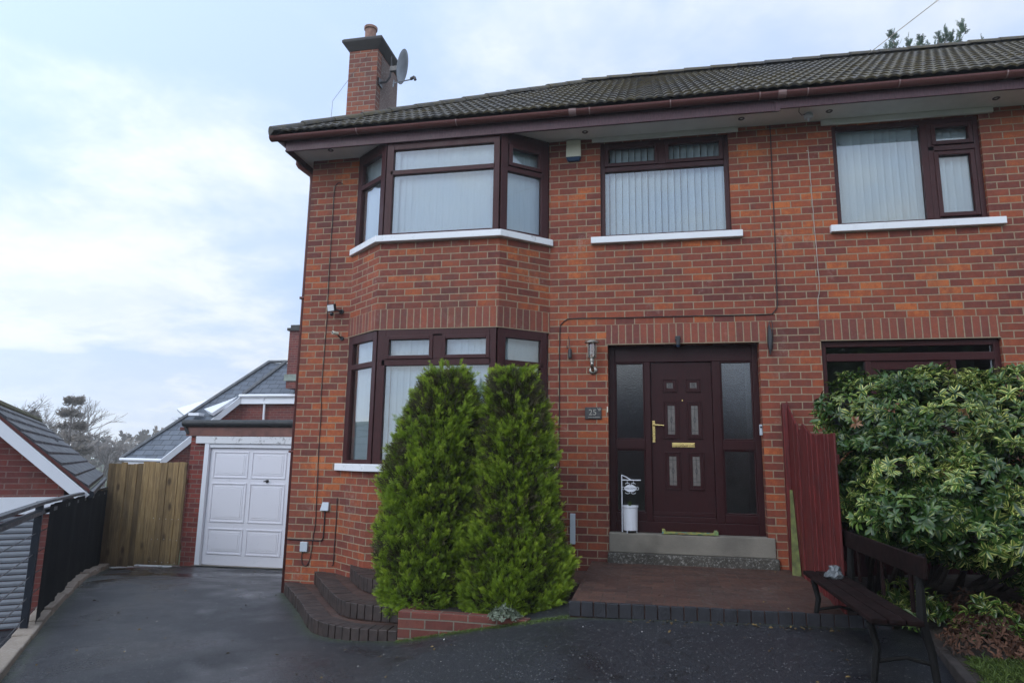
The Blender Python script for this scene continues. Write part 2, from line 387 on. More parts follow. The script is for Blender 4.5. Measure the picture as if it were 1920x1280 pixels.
def partempty(name, parent, loc):
    o = bpy.data.objects.new(name, None); o.empty_display_size = .05; o.location = Vector(loc) - wpos(parent); o.parent = parent; COL.objects.link(o); return o
def struct(name, mb, mat, **k):
    o = build(name, mb, mat, **k); o['kind'] = 'structure'; return o
def setattr_f(me, name, vals):
    a = me.attributes.new(name, 'FLOAT', 'POINT'); a.data.foreach_set('value', np.asarray(vals, dtype=np.float32))
def text_mb(txt, size, c, n='y', depth=.002, italic=0):
    cu = bpy.data.curves.new('lettering', 'FONT'); cu.body = txt; cu.size = size; cu.extrude = depth; cu.align_x = 'CENTER'; cu.align_y = 'CENTER'; cu.shear = italic; cu.resolution_u = 3
    ob = bpy.data.objects.new('lettering', cu); COL.objects.link(ob); dg = bpy.context.evaluated_depsgraph_get()
    me = bpy.data.meshes.new_from_object(ob.evaluated_get(dg)); mb = MB()
    mb.v = [(c[0] + v.co.x, c[1] - v.co.z, c[2] + v.co.y) for v in me.vertices]; mb.f = [tuple(p.vertices) for p in me.polygons]
    bpy.data.objects.remove(ob); bpy.data.meshes.remove(me); return mb

# ------------------------------------------------------------------ camera
cam = bpy.data.cameras.new('camera'); co = bpy.data.objects.new('camera', cam); COL.objects.link(co)
yaw, pitch, roll = -.204695, .175145, .015688
f = Vector((math.sin(yaw) * math.cos(pitch), math.cos(yaw) * math.cos(pitch), math.sin(pitch)))
r0 = Vector((math.cos(yaw), -math.sin(yaw), 0)); u0 = r0.cross(f)
r = r0 * math.cos(roll) + u0 * math.sin(roll); u = u0 * math.cos(roll) - r0 * math.sin(roll)
Mx = Matrix((r, u, -f)).transposed().to_4x4(); Mx.translation = (.977887, -7.990716, 1.121875)
co.matrix_world = Mx; cam.sensor_width = 36; cam.lens = 24.0; cam.clip_end = 3000; cam.clip_start = .05
sc.camera = co

# ------------------------------------------------------------------ world, sun
w = bpy.data.worlds.new('World'); sc.world = w; w.use_nodes = True
t = w.node_tree; t.nodes.clear()
def wn(ty, **k):
    nd = t.nodes.new(ty)
    for a, b in k.items(): setattr(nd, a, b)
    return nd
GLOW = 1.25; HAZE = .0018
SUN_EL, SUN_AZ = 34, -150      # azimuth: sun stands behind the camera, to its left
sky = wn('ShaderNodeTexSky', sky_type='NISHITA', sun_disc=False, sun_elevation=R(SUN_EL), sun_rotation=R(SUN_AZ), air_density=1.2, dust_density=1.5, ozone_density=1.3)
tc = wn('ShaderNodeTexCoord'); sp = wn('ShaderNodeSeparateXYZ'); t.links.new(tc.outputs['Generated'], sp.inputs[0])
def wm(op, a, b=0., clamp=False):
    nd = wn('ShaderNodeMath', operation=op, use_clamp=clamp)
    for i, q in enumerate((a, b)):
        if isinstance(q, bpy.types.NodeSocket): t.links.new(q, nd.inputs[i])
        else: nd.inputs[i].default_value = q
    return nd.outputs[0]
den = wm('ADD', wm('MAXIMUM', sp.outputs[2], 0.), .22)
cx = wn('ShaderNodeCombineXYZ'); t.links.new(wm('DIVIDE', sp.outputs[0], den), cx.inputs[0]); t.links.new(wm('DIVIDE', sp.outputs[1], den), cx.inputs[1])
def wnoise(scale, det, rough, loc, dist=0.):
    mp = wn('ShaderNodeMapping'); mp.inputs['Location'].default_value = loc; t.links.new(cx.outputs[0], mp.inputs[0])
    n_ = wn('ShaderNodeTexNoise'); n_.inputs['Scale'].default_value = scale; n_.inputs['Detail'].default_value = det; n_.inputs['Roughness'].default_value = rough; n_.inputs['Distortion'].default_value = dist
    t.links.new(mp.outputs[0], n_.inputs['Vector']); return n_.outputs['Fac']
def wmap(v, a, b, c, d):
    nd = wn('ShaderNodeMapRange', interpolation_type='SMOOTHSTEP'); t.links.new(v, nd.inputs[0])
    for i, q in enumerate((a, b, c, d)): nd.inputs[i + 1].default_value = q
    return nd.outputs[0]
n1 = wnoise(.95, 6, .52, (3.1, 1.7, 0), .25)
n2 = wnoise(2.6, 5, .6, (7.3, 2.2, 0), .2)
cl = wm('ADD', wm('MULTIPLY', n1, .78), wm('MULTIPLY', n2, .22))
cov = wm('MAXIMUM', wmap(cl, .43, .60, 0., 1.), wmap(sp.outputs[2], .0, .22, .8, 0.))
bg1 = wn('ShaderNodeBackground'); bg1.inputs[1].default_value = .11
hz = wn('ShaderNodeMix', data_type='RGBA'); hz.inputs[0].default_value = .88; t.links.new(sky.outputs[0], hz.inputs[6]); hz.inputs[7].default_value = (5.0, 6.4, 9.2, 1)
t.links.new(hz.outputs[2], bg1.inputs[0])
bg2 = wn('ShaderNodeBackground'); bg2.inputs[1].default_value = 1.
ccol = wn('ShaderNodeMix', data_type='RGBA'); t.links.new(wmap(n2, .35, .65, 0., 1.), ccol.inputs[0]); ccol.inputs[6].default_value = (.76, .85, .96, 1); ccol.inputs[7].default_value = (.90, .96, 1.0, 1)
t.links.new(ccol.outputs[2], bg2.inputs[0])
sunv = wn('ShaderNodeVectorMath', operation='DOT_PRODUCT'); t.links.new(tc.outputs['Generated'], sunv.inputs[0])
sunv.inputs[1].default_value = (math.sin(R(SUN_AZ)) * math.cos(R(SUN_EL)), math.cos(R(SUN_AZ)) * math.cos(R(SUN_EL)), math.sin(R(SUN_EL)))
glow = wm('ADD', wm('MULTIPLY', wm('POWER', wm('MAXIMUM', wm('ADD', wm('MULTIPLY', sunv.outputs['Value'], .7), .3), 0.), 1.6), GLOW), 1.)   # cloud brightens round the hidden sun
t.links.new(glow, bg2.inputs[1]); t.links.new(wm('MULTIPLY', glow, .118), bg1.inputs[1])
ms = wn('ShaderNodeMixShader'); t.links.new(cov, ms.inputs[0]); t.links.new(bg1.outputs[0], ms.inputs[1]); t.links.new(bg2.outputs[0], ms.inputs[2])
wo = wn('ShaderNodeOutputWorld'); t.links.new(ms.outputs[0], wo.inputs[0])
sl = bpy.data.lights.new('sun', 'SUN'); sl.energy = .6; sl.angle = R(20); sl.color = (1, .95, .88)
so = bpy.data.objects.new('sun', sl); COL.objects.link(so)
az = R(SUN_AZ); sd = Vector((math.sin(az) * math.cos(R(SUN_EL)), math.cos(az) * math.cos(R(SUN_EL)), math.sin(R(SUN_EL))))
so.rotation_euler = sd.to_track_quat('Z', 'Y').to_euler(); so.location = sd * 30
sc.view_settings.view_transform = 'Standard'; sc.view_settings.look = 'None'; sc.view_settings.exposure = 0.06; sc.view_settings.gamma = 1
#PART2
# ------------------------------------------------------------------ ground
def sm(x): x = max(0., min(1., x)); return x * x * (3 - 2 * x)
FX = [-9.5, -6.8, -5, -3.4, -2.3, -1.27, -.38, .25, 1.5, 2.4, 10]; FZ = [-.67, -.50, -.48, -.49, -.49, -.44, -.265, -.125, -.10, -.09, -.06]
def gz(x, y):
    a = float(np.interp(x, FX, FZ)) - .075 * max(0., y)
    b = float(np.interp(x, [-9, -4, 0, 4], [-.60, -.49, -.39, -.30]))
    k = sm((-2.3 - y) / 3.2)
    return a * (1 - k) + b * k
def kx(y): return -5.085 - (y + 1.706) * (.765 if y < -1.7 else .74)      # inner line of the left kerb
def seg_d(px, py, pts):
    d = 9
    for (ax, ay), (bx, by) in zip(pts, pts[1:]):
        vx, vy = bx - ax, by - ay; q = max(0, min(1, ((px - ax) * vx + (py - ay) * vy) / (vx * vx + vy * vy)))
        d = min(d, math.hypot(px - ax - q * vx, py - ay - q * vy))
    return d
def catmull(P, n=6):
    out = []
    for i in range(len(P) - 1):
        p0 = P[max(i - 1, 0)]; p1 = P[i]; p2 = P[i + 1]; p3 = P[min(i + 2, len(P) - 1)]
        for k in range(n):
            q = k / n
            out.append(tuple(.5 * (2 * b + (c - a) * q + (2 * a - 5 * b + 4 * c - d) * q * q + (3 * b - a - 3 * c + d) * q ** 3) for a, b, c, d in zip(p0, p1, p2, p3)))
    return out + [P[-1]]
S1 = catmull([(-3.46, -.03), (-2.85, -.82), (-2.34, -1.53), (-2.13, -1.76), (-1.88, -1.905), (-1.62, -1.955), (-1.27, -1.945)])
S2 = catmull([(-3.08, -.0), (-2.55, -.80), (-2.14, -1.36), (-1.95, -1.56), (-1.70, -1.66), (-1.27, -1.685)])
S3 = catmull([(-2.63, -.0), (-2.40, -.47), (-2.06, -.96), (-1.86, -1.13), (-1.60, -1.20), (-1.27, -1.22)])
PLN = [(-1.27, -1.945), (-.8, -1.925), (-.42, -1.945), (-.1, -1.99), (.26, -2.05)]
def grid_ground():
    xs = np.concatenate([np.arange(-10.4, -6, .14), np.arange(-6, 3.3, .06), np.arange(3.3, 10.2, .3)])
    ys = np.concatenate([np.arange(-16, -5, .4), np.arange(-5, .2, .06), np.arange(.2, 3.5, .12)])
    mb = MB(); idx = {}; moss = []
    for j, y in enumerate(ys):
        for i, x in enumerate(xs):
            X = x
            if x < kx(y) - .02:
                if i + 1 < len(xs) and xs[i + 1] >= kx(y) - .02: X = kx(y) - .02
                else: continue
            idx[i, j] = len(mb.v); z = gz(X, y)
            z += .006 * (mnoise.noise(Vector((X * 1.7, y * 1.7, 0)))) + .0015 * mnoise.noise(Vector((X * 9, y * 9, 3)))
            mb.v.append((X, y, z))
            m = 0.
            if -5 < y < .3:
                d = seg_d(X, y, PLN); m = max(m, 1 - d / .17) if d < .17 else m
                d = seg_d(X, y, S1); m = max(m, .7 * (1 - d / .12)) if d < .12 else m
                d = seg_d(X, y, [(.26, -2.06), (2.6, -1.98)]); m = max(m, .5 * (1 - d / .1)) if d < .1 else m
            d = abs(X - kx(y)); m = max(m, .6 * (1 - d / .16)) if d < .16 else m
            if abs(y - 2.95) < .12: m = max(m, .45)
            moss.append(m)
    for j in range(len(ys) - 1):
        for i in range(len(xs) - 1):
            q = [idx.get(k) for k in ((i, j), (i + 1, j), (i + 1, j + 1), (i, j + 1))]
            q = [k for k in q if k is not None]
            if len(q) >= 3: mb.f.append(tuple(q))
    o = build('driveway', mb, M['asphalt'], smooth=True, uv=False); setattr_f(o.data, 'moss', moss); o['kind'] = 'structure'
grid_ground()
mb = MB(); mb.face([(-600, -600, -1.45), (600, -600, -1.45), (600, 600, -1.45), (-600, 600, -1.45)])
gm = N('distant_grass_ground'); oo = gm.obj()
struct('ground', mb, gm.fin(gm.mix(gm.noise(oo, .3, 5), (.04, .055, .02), (.07, .085, .03)), .9))
mb = MB(); mb.face([(-26, -16, -1.07), (-3.0, -16, -1.07), (-4.2, -4, -1.07), (-8.4, 2.4, -1.07), (-14, 10, -1.07), (-30, 10, -1.07)])
struct('neighbour_driveway', mb, M['asphalt'])
# low kerb wall of stones on the left edge of the drive
kb = MB(); y = -9.0
dk = Vector((-.607, .794, 0)); nk = Vector((-.794, -.607, 0))
while y < 3.0:
    L = random.uniform(.38, .62); y2 = min(y + L * .8, 3.02)
    h = random.uniform(.045, .085); j0 = random.uniform(-.012, .012); wd = random.uniform(.15, .18)
    a = Vector((kx(y), y, 0)); b = Vector((kx(y2 - .012), y2 - .012, 0))
    top = []
    for p in (a, b, b + nk * wd, a + nk * wd): top.append((p.x + j0, p.y, gz(p.x, p.y) + h + random.uniform(-.006, .006)))
    i = len(kb.v); kb.v += top + [(p[0], p[1], -1.3) for p in top]
    kb.f += [(i, i + 1, i + 2, i + 3), (i, i + 4, i + 5, i + 1), (i + 1, i + 5, i + 6, i + 2), (i + 2, i + 6, i + 7, i + 3), (i + 3, i + 7, i + 4, i)]
    y = y2
tag(build('edging_wall', kb, M['kerb'], bevel=.012, fix=True), 'low edging of buff kerb stones between the sloping tarmac drive and the railing', 'kerb wall')

# ------------------------------------------------------------------ house
H = thing('brick_house', 'red brick semi-detached house with two-storey bay, brown gutter and mossy tiled hip roof', 'house')
XL, XR, ZT = -3.475, 9.3, 5.14
OPEN = [(-2.80, -.24, -1.3, ZT, 0.), (.40, 1.925, 3.815, 5.055, .10), (3.08, 4.62, 3.815, 5.045, .10), (.47, 2.165, -1.3, 2.505, .17), (2.82, 4.60, -1.3, 2.505, .10), (6.1, 8.7, 1.08, 2.6, .1), (6.1, 8.7, 3.815, 5.05, .1)]
def wall_open(mb, x0, x1, z0, z1, ops, y=0.):
    xs = sorted({x0, x1, *[a for o in ops for a in o[:2]]}); zs = sorted({z0, z1, *[max(z0, min(z1, a)) for o in ops for a in o[2:4]]})
    for a, b in zip(xs, xs[1:]):
        for c, d in zip(zs, zs[1:]):
            mx, mz = (a + b) / 2, (c + d) / 2
            if any(o[0] < mx < o[1] and o[2] < mz < o[3] for o in ops): continue
            mb.face([(a, y, c), (b, y, c), (b, y, d), (a, y, d)])
    for o in ops:
        a, b, c, d, dp = o; c = max(c, z0); d = min(d, z1)
        if dp <= 0: continue
        dp += .02
        mb.face([(a, y, c), (a, y, d), (a, y + dp, d), (a, y + dp, c)]); mb.face([(b, y, d), (b, y, c), (b, y + dp, c), (b, y + dp, d)])
        mb.face([(a, y, d), (b, y, d), (b, y + dp, d), (a, y + dp, d)])
        if c > z0 + .01: mb.face([(a, y, c), (a, y + dp, c), (b, y + dp, c), (b, y, c)])
mb = MB(); wall_open(mb, XL, XR, -1.3, ZT, OPEN)
mb.face([(XL, 7.0, -1.3), (XL, 0, -1.3), (XL, 0, ZT), (XL, 7.0, ZT)]); mb.face([(XR, 0, -1.3), (XR, 7.0, -1.3), (XR, 7.0, ZT), (XR, 0, ZT)])
mb.face([(XR, 7.0, -1.3), (XL, 7.0, -1.3), (XL, 7.0, ZT), (XR, 7.0, ZT)])
build('wall', mb, M['brick'], H)
mb = MB(); mb.box((XL + .02, .3, 2.62), (XR - .02, 6.98, 2.70)); mb.box((XL + .02, .3, -.1), (XR - .02, 6.98, .2)); mb.box((2.58, .3, .2), (2.68, 6.98, 5.1)); mb.box((XL + .02, 3.2, .2), (XR - .02, 3.3, 5.1)); mb.box((-.1, .3, .2), (0, 3.2, 5.1))
build('inner_floor', mb, plain('dim_plaster', (.35, .32, .28), .9), H)

B0, B1, B2, B3 = (-2.82, .0), (-2.265, -.45), (-.755, -.45), (-.22, .0)
def arc_faces(mb, poly, z0, z1, closed_bottom=True):
    for p, q in zip(poly, poly[1:]): mb.face([(p[0], p[1], z0), (q[0], q[1], z0), (q[0], q[1], z1), (p[0], p[1], z1)])
BP = [B0, B1, B2, B3]
for za, zb in ((-1.3, .99), (2.905, 3.76)):
    bay = MB(); arc_faces(bay, BP, za, zb); bay.face([(p[0], p[1], zb) for p in BP]); build('bay_wall', bay, M['brick'], H)
def offs(P, d):
    """polyline offset outwards (towards -y)"""
    out = []
    for i, p in enumerate(P):
        ns = []
        for a, b in ((i - 1, i), (i, i + 1)):
            if a >= 0 and b < len(P):
                v = Vector((P[b][0] - P[a][0], P[b][1] - P[a][1])).normalized(); ns.append(Vector((v.y, -v.x)))
        n = sum(ns, Vector((0, 0))).normalized(); k = d / max(.3, n.dot(ns[0])); out.append((p[0] + n.x * k, p[1] + n.y * k))
    return out
BS = offs(BP, .006)
mb = MB()
for p, q in zip(BS, BS[1:]):
    L = math.hypot(q[0] - p[0], q[1] - p[1]); n0 = round(L / .083)
    mb.face([(p[0], p[1], 2.656), (q[0], q[1], 2.656), (q[0], q[1], 2.905), (p[0], p[1], 2.905)], uv=[(0, 0), (0, n0 * .0815), (.249, n0 * .0815), (.249, 0)])
mb.face([(p[0], p[1], 2.656) for p in reversed(BS)]); mb.face([(p[0], p[1], 2.905) for p in BS])
build('soldier_course', mb, M['soldier'], H)
def soldier_band(mb, x0, x1, z0, z1):
    n0 = round((x1 - x0) / .083)
    mb.face([(x0, -.005, z0), (x1, -.005, z0), (x1, -.005, z1), (x0, -.005, z1)], uv=[(0, 0), (0, n0 * .0815), (.249, n0 * .0815), (.249, 0)])
    mb.face([(x0, 0, z0), (x1, 0, z0), (x1, -.005, z0), (x0, -.005, z0)]); mb.face([(x0, -.005, z1), (x1, -.005, z1), (x1, 0, z1), (x0, 0, z1)])
    mb.face([(x0, 0, z0), (x0, -.005, z0), (x0, -.005, z1), (x0, 0, z1)]); mb.face([(x1, -.005, z0), (x1, 0, z0), (x1, 0, z1), (x1, -.005, z1)])
for q in ((.455, 2.27, 2.5, 2.739), (2.815, 4.60, 2.5, 2.739), (6.1, 8.7, 2.595, 2.84)):
    mb = MB(); soldier_band(mb, *q); build('soldier_course', mb, M['soldier'], H)
# sills
def poly_sill(name, z0, z1, mat, out, ext):
    P = offs(BP, out); P[0] = (P[0][0] - ext + .03, -.03); P[-1] = (P[-1][0] + ext - .03, -.03)
    v0 = (Vector(P[1]) - Vector(P[0])).normalized(); v1 = (Vector(P[2]) - Vector(P[3])).normalized()
    Q = [(P[0][0], .02)] + P + [(P[-1][0], .02)]
    Q = [(P[0][0] + .0, .03)] + P + [(P[-1][0], .03)] + [(-.4, .03), (-.8, -.36), (-2.2, -.36), (-2.7, .03)]
    mb = MB(); mb.prism(Q, z0, z1); return mb
build('bay_sill', poly_sill('s', 3.737, 3.817, M['sill_worn'], .075, .02), M['sill_worn'], H, bevel=.006)
build('bay_sill', poly_sill('s', .992, 1.077, M['sill_worn'], .07, .06), M['sill_worn'], H, bevel=.006)
for x0, x1, m_ in ((.285, 2.04, 'sill'), (2.99, 4.755, 'sill'), (5.98, 8.82, 'sill')):
    mb = MB().box((x0, -.065, 3.737), (x1, .06, 3.817)); build('window_sill', mb, M[m_], H, bevel=.006)

def window(name, p0, d, width, z0, z1, bars, glass, sash=(), blind=None, outer=.055, bl_ang=12, depth=.03, slatseed=1):
    d = Vector((d[0], d[1])).normalized(); n = Vector((d.y, -d.x)); p0 = Vector(p0)
    W = partempty(name, H, (p0.x, p0.y, z0))
    def T(a, b, c): q = p0 + d * a + n * b; return (q.x, q.y, c)
    fr = MB()
    fr.box((0, -depth, z0), (outer, depth, z1), T); fr.box((width - outer, -depth, z0), (width, depth, z1), T)
    fr.box((outer, -depth, z0), (width - outer, depth, z0 + outer * .85), T); fr.box((outer, -depth, z1 - outer), (width - outer, depth, z1), T)
    for a, b, c, e in bars: fr.box((a, -depth - .002, c), (b, depth + .003, e), T)
    for a, b, c, e in sash:                    # opening casement: proud frame round the glass rect
        k = .045
        fr.box((a - k, -.02, c - k), (a, depth + .016, e + k), T); fr.box((b, -.02, c - k), (b + k, depth + .016, e + k), T)
        fr.box((a, -.02, c - k), (b, depth + .016, c), T); fr.box((a, -.02, e), (b, depth + .016, e + k), T)
    build('frame', fr, M['rosewood'], W, bevel=.005)
    for a, b, c, e in glass:
        build('pane', MB().face([T(a - .012, .0, c - .012), T(b + .012, .0, c - .012), T(b + .012, .0, e + .012), T(a - .012, .0, e + .012)]), M['glass'], W)
    if blind:
        a, b, c, e = blind; sb = MB(); rs = random.Random(slatseed); x = a
        while x < b:
            an = R(bl_ang + rs.gauss(0, 5)); x += rs.uniform(-.003, .003); hw = .0445; pw = rs.uniform(-.003, .003)
            cols = []
            for q in (-1, -.4, .4, 1):
                cols.append((x + .04 + q * hw * math.cos(an), -.095 + q * hw * math.sin(an) + .006 * (1 - q * q) + pw))
            for (u0_, w0), (u1_, w1) in zip(cols, cols[1:]): sb.face([T(u0_, w0, c), T(u1_, w1, c), T(u1_, w1, e), T(u0_, w0, e)])
            x += .0795
        sb.box((a, -.12, e), (b, -.06, e + .04), T)
        build('vertical_blind', sb, M['blind'], W)
    return W
# upper middle
window('window', (.40, .07), (1, 0), 1.525, 3.817, 5.055, [(.055, 1.47, 4.675, 4.735), (.70, .79, 4.735, 5.0)], [(.055, 1.47, 3.87, 4.675), (.09, .68, 4.775, 4.985), (.81, 1.43, 4.775, 4.985)], sash=[(.10, .66, 4.785, 4.975), (.83, 1.42, 4.785, 4.975)], blind=(.02, 1.5, 3.86, 5.03), bl_ang=36)
# upper right
window('window', (3.08, .07), (1, 0), 1.54, 3.817, 5.045, [(.94, 1.01, 3.86, 4.99), (1.01, 1.485, 4.66, 4.72), (1.01, 1.075, 3.86, 4.99)], [(.055, .94, 3.87, 4.99), (1.10, 1.40, 3.94, 4.60), (1.09, 1.41, 4.78, 4.95)], sash=[(1.11, 1.43, 3.925, 4.60), (1.10, 1.43, 4.775, 4.935)], blind=(.02, 1.52, 3.86, 5.02), bl_ang=38)
W0, W1, W2, W3 = Vector((-2.775, -.0)), Vector((-2.225, -.415)), Vector((-.775, -.415)), Vector((-.262, -.0))
for z0, z1, up in ((3.817, 5.10, True), (1.077, 2.66, False)):
    for k, (a, b) in enumerate(((W0, W1), (W1, W2), (W2, W3))):
        L = (b - a).length
        if up:
            if k == 1: window('bay_window', a, b - a, L, z0, z1, [(.055, L - .055, 4.62, 4.68), (.0, .09, z0, z1), (L - .075, L, z0, z1), (.09, L - .07, 4.95, z1)], [(.09, L - .07, 3.87, 4.62), (.09, L - .07, 4.68, 4.95)], blind=(-.02, L + .02, 3.86, 5.03), bl_ang=5, slatseed=3)
            else: window('bay_window', a, b - a, L, z0, z1, [(.055, L - .055, 4.60, 4.66), (0, .10 if k == 0 else .09, z0, z1), (L - .1, L, z0, z1), (.09, L - .09, 4.95, z1)], [(.09, L - .09, 3.87, 4.60), (.09, L - .09, 4.66, 4.95)], sash=[(.15, L - .14, 4.715, 4.90)] if k == 2 else (), blind=(-.02, L + .04, 3.86, 5.03), bl_ang=5 if k == 2 else -50, slatseed=5)
        else:
            if k == 1: window('bay_window', a, b - a, L, z0, z1, [(.055, L - .055, 2.225, 2.30), (0, .10, z0, z1), (L - .08, L, z0, z1), (.68, .80, 2.30, 2.6), (.1, L - .08, 2.57, z1)], [(.1, L - .07, 1.15, 2.225), (.12, .67, 2.32, 2.56), (.80, 1.37, 2.32, 2.56)], sash=[(.145, .645, 2.345, 2.535), (.845, 1.33, 2.345, 2.535)], blind=(-.02, L + .02, 1.13, 2.64), bl_ang=8, slatseed=8)
            else: window('bay_window', a, b - a, L, z0, z1, [(.055, L - .055, 2.225, 2.29), (0, .10, z0, z1), (L - .09, L, z0, z1), (.09, L - .09, 2.55, z1)], [(.09, L - .09, 1.15, 2.225), (.09, L - .09, 2.29, 2.55)], blind=(-.02, L + .04, 1.13, 2.64), bl_ang=8 if k == 2 else -50, slatseed=9)
# out-of-frame windows of the adjoining half
window('window', (6.1, .07), (1, 0), 2.6, 1.08, 2.6, [(1.25, 1.33, 1.1, 2.55)], [(.06, 2.54, 1.12, 2.55)], blind=(.02, 2.58, 1.1, 2.58))
window('window', (6.1, .07), (1, 0), 2.6, 3.817, 5.05, [(1.25, 1.33, 3.85, 5.0)], [(.06, 2.54, 3.86, 5.0)], blind=(.02, 2.58, 3.85, 5.03))
# boards closing the soffit above the windows
for q in ((.30, 2.04, 5.056), (2.97, 4.76, 5.047)): build('window_head_board', MB().box((q[0], -.035, q[2]), (q[1], .05, 5.108)), M['soffit'], H, bevel=.003)

# eaves
mb = MB().box((XL - .125, -.455, 5.11), (XR + .1, .003, 5.135)); mb.box((XL - .125, .003, 5.11), (XL, 7.1, 5.135)); mb.box((XL - .125, 7.1, 5.11), (XR + .1, 7.5, 5.135))
build('soffit', mb, M['soffit'], H)
mb = MB().box((-3.62, -.475, 5.035), (2.43, -.456, 5.25)).box((2.43, -.481, 5.062), (XR + .1, -.456, 5.25)).box((-3.622, -.455, 5.035), (-3.601, 7.5, 5.25))
mb.box((-3.62, -.487, 5.035), (2.43, -.476, 5.055)); mb.box((2.39, -.488, 5.03), (2.44, -.4765, 5.16))
build('fascia_board', mb, M['fascia'], H, bevel=.003)
M['vent'] = plain('soffit_vent_grey', (.08, .07, .07), .5)
for x, y, z in [(-3.09, -.277, 5.1), (.234, -.208, 5.1), (2.057, -.224, 5.1), (3.012, -.232, 5.1), (4.713, -.214, 5.1)]:
    vt = MB().lathe([(.036, .012), (.038, -.002), (.030, -.008), (.018, -.003), (.014, .004)], (x, y, 5.108), 14)
    build('soffit_vent', vt, M['vent'], H)
def gutter(P, side):
    mb = MB(); n = 9; r = .058
    for (x, y, z) in P:
        for k in range(n):
            t_ = math.pi * k / (n - 1)
            for rr in (r,):
                a, b = -math.cos(t_) * rr, -math.sin(t_) * rr * .95
                mb.v.append((x + a * side[0], y + a * side[1], z + b))
    m = len(P)
    for i in range(m - 1):
        for k in range(n - 1): mb.f.append((i * n + k, i * n + k + 1, (i + 1) * n + k + 1, (i + 1) * n + k))
    mb.f.append(tuple(range(n)))
    mb.f.append(tuple((m - 1) * n + k for k in range(n)))
    return mb
g = build('gutter', gutter([(-3.80, -.538, 5.215), (XR + .1, -.538, 5.215)], (0, 1)), M['gutter'], H, smooth=True)
md = g.modifiers.new('thick', 'SOLIDIFY'); md.thickness = .004
g2 = build('gutter', gutter([(-3.685, -.50, 5.213), (-3.685, 7.5, 5.213)], (1, 0)), M['gutter'], H, smooth=True)
md = g2.modifiers.new('thick', 'SOLIDIFY'); md.thickness = .004
mbj = M['joint'] = plain('faded_gutter_joint', (.24, .15, .14), .5, .2)
for x, wd in [(-2.6, .012), (-1.3, .012), (.12, .085), (.32, .014), (1.244, .014), (2.217, .014), (2.454, .085), (2.72, .014), (3.64, .014), (4.67, .014), (4.93, .085), (6, .014), (7.2, .014), (8.3, .014)]:
    n = 9; br = MB()
    for rr, sgn in ((.064, 1),):
        i = len(br.v)
        for xx in (x - wd / 2, x + wd / 2):
            for k in range(n):
                t_ = math.pi * k / (n - 1); br.v.append((xx, -.538 - math.cos(t_) * rr, 5.219 - math.sin(t_) * rr * .95))
        for k in range(n - 1): br.f.append((i + k, i + k + 1, i + n + k + 1, i + n + k))
    o = build('gutter_joint', br, mbj, g); o.modifiers.new('t', 'SOLIDIFY').thickness = .006
mb = MB().tube([(-3.69, -.02, 5.17), (-3.69, -.02, 5.07), (-3.675, -.01, 5.045), (-3.565, .05, 4.965), (-3.525, .07, 4.93), (-3.515, .075, 4.85), (-3.515, .075, -.5)], .034, 12)
mb.box((-3.56, .03, 3.2), (-3.47, .12, 3.23)); mb.box((-3.56, .03, 1.2), (-3.47, .12, 1.23))
build('downpipe', mb, M['gutter'], H, smooth=True)

# roof
RP = partempty('roof', H, (0, 0, 5.27))
SL = .6667; cs = 1 / math.hypot(1, SL); sn = SL * cs
def tiles(T, a0, a1, length, cuts, name='tiles'):
    pitch, amp, gauge, sub = .112, .0105, .335, 8
    na = int((a1 - a0) / pitch * sub); nr = int(math.ceil(length / gauge)); mb = MB()
    for rr in range(nr):
        s0 = rr * gauge; s1 = min((rr + 1) * gauge + .03, length + .02)
        base = len(mb.v)
        for (s_, lift) in ((s0, .000), (s0, .024), (s1, .004)):
            for k in range(na + 1):
                a = a0 + (a1 - a0) * k / na; ph = (a / pitch) % 1.
                h = amp * (abs(math.cos(math.pi * ph)) ** .8 * 2 - 1) * (1 if lift > 0 or True else 0)
                jit = .004 * mnoise.noise(Vector((math.floor(a / .224) * 3.1, rr * 5.7, 0)))
                mb.v.append(T(a, s_ + (jit * 2 if lift != .004 else 0), h + lift + jit + .03))
        for b in range(2):
            for k in range(na):
                i = base + b * (na + 1) + k; mb.f.append((i, i + 1, i + na + 2, i + na + 1))
    me = bpy.data.meshes.new('roof_slope'); me.from_pydata(mb.v, [], mb.f)
    bm = bmesh.new(); bm.from_mesh(me)
    for co_, no_ in cuts:
        bmesh.ops.bisect_plane(bm, geom=bm.verts[:] + bm.edges[:] + bm.faces[:], plane_co=co_, plane_no=no_, clear_outer=True)
    off = wpos(RP); bmesh.ops.translate(bm, verts=bm.verts, vec=-off)
    bm.to_mesh(me); bm.free(); me.materials.append(M['tile'])
    me.polygons.foreach_set('use_smooth', [True] * len(me.polygons)); me.set_sharp_from_angle(angle=R(50))
    o = bpy.data.objects.new('roof_slope', me); COL.objects.link(o); o.parent = RP; return o
tiles(lambda a, s_, h: (a, -.575 + s_ * cs - h * sn, 5.235 + s_ * sn + h * cs), -3.74, XR + .15, 4.42, [((-3.72, -.56, 0), (-1, 1, 0))])
tiles(lambda a, s_, h: (-3.735 + s_ * cs - h * sn, a, 5.235 + s_ * sn + h * cs), -.58, 6.78, 4.42, [((-3.72, -.56, 0), (1, -1, 0)), ((-3.72, 6.76, 0), (1, 1, 0))])
mb = MB(); mb.face([(XR + .15, 7.5, 4.8), (-4.5, 7.5, 4.8), (-.06, 3.1, 7.73), (XR + .15, 3.1, 7.73)]); mb.face([(XR + .1, -.45, 5.2), (XR + .1, 7.4, 5.2), (XR + .1, 3.1, 7.7)])
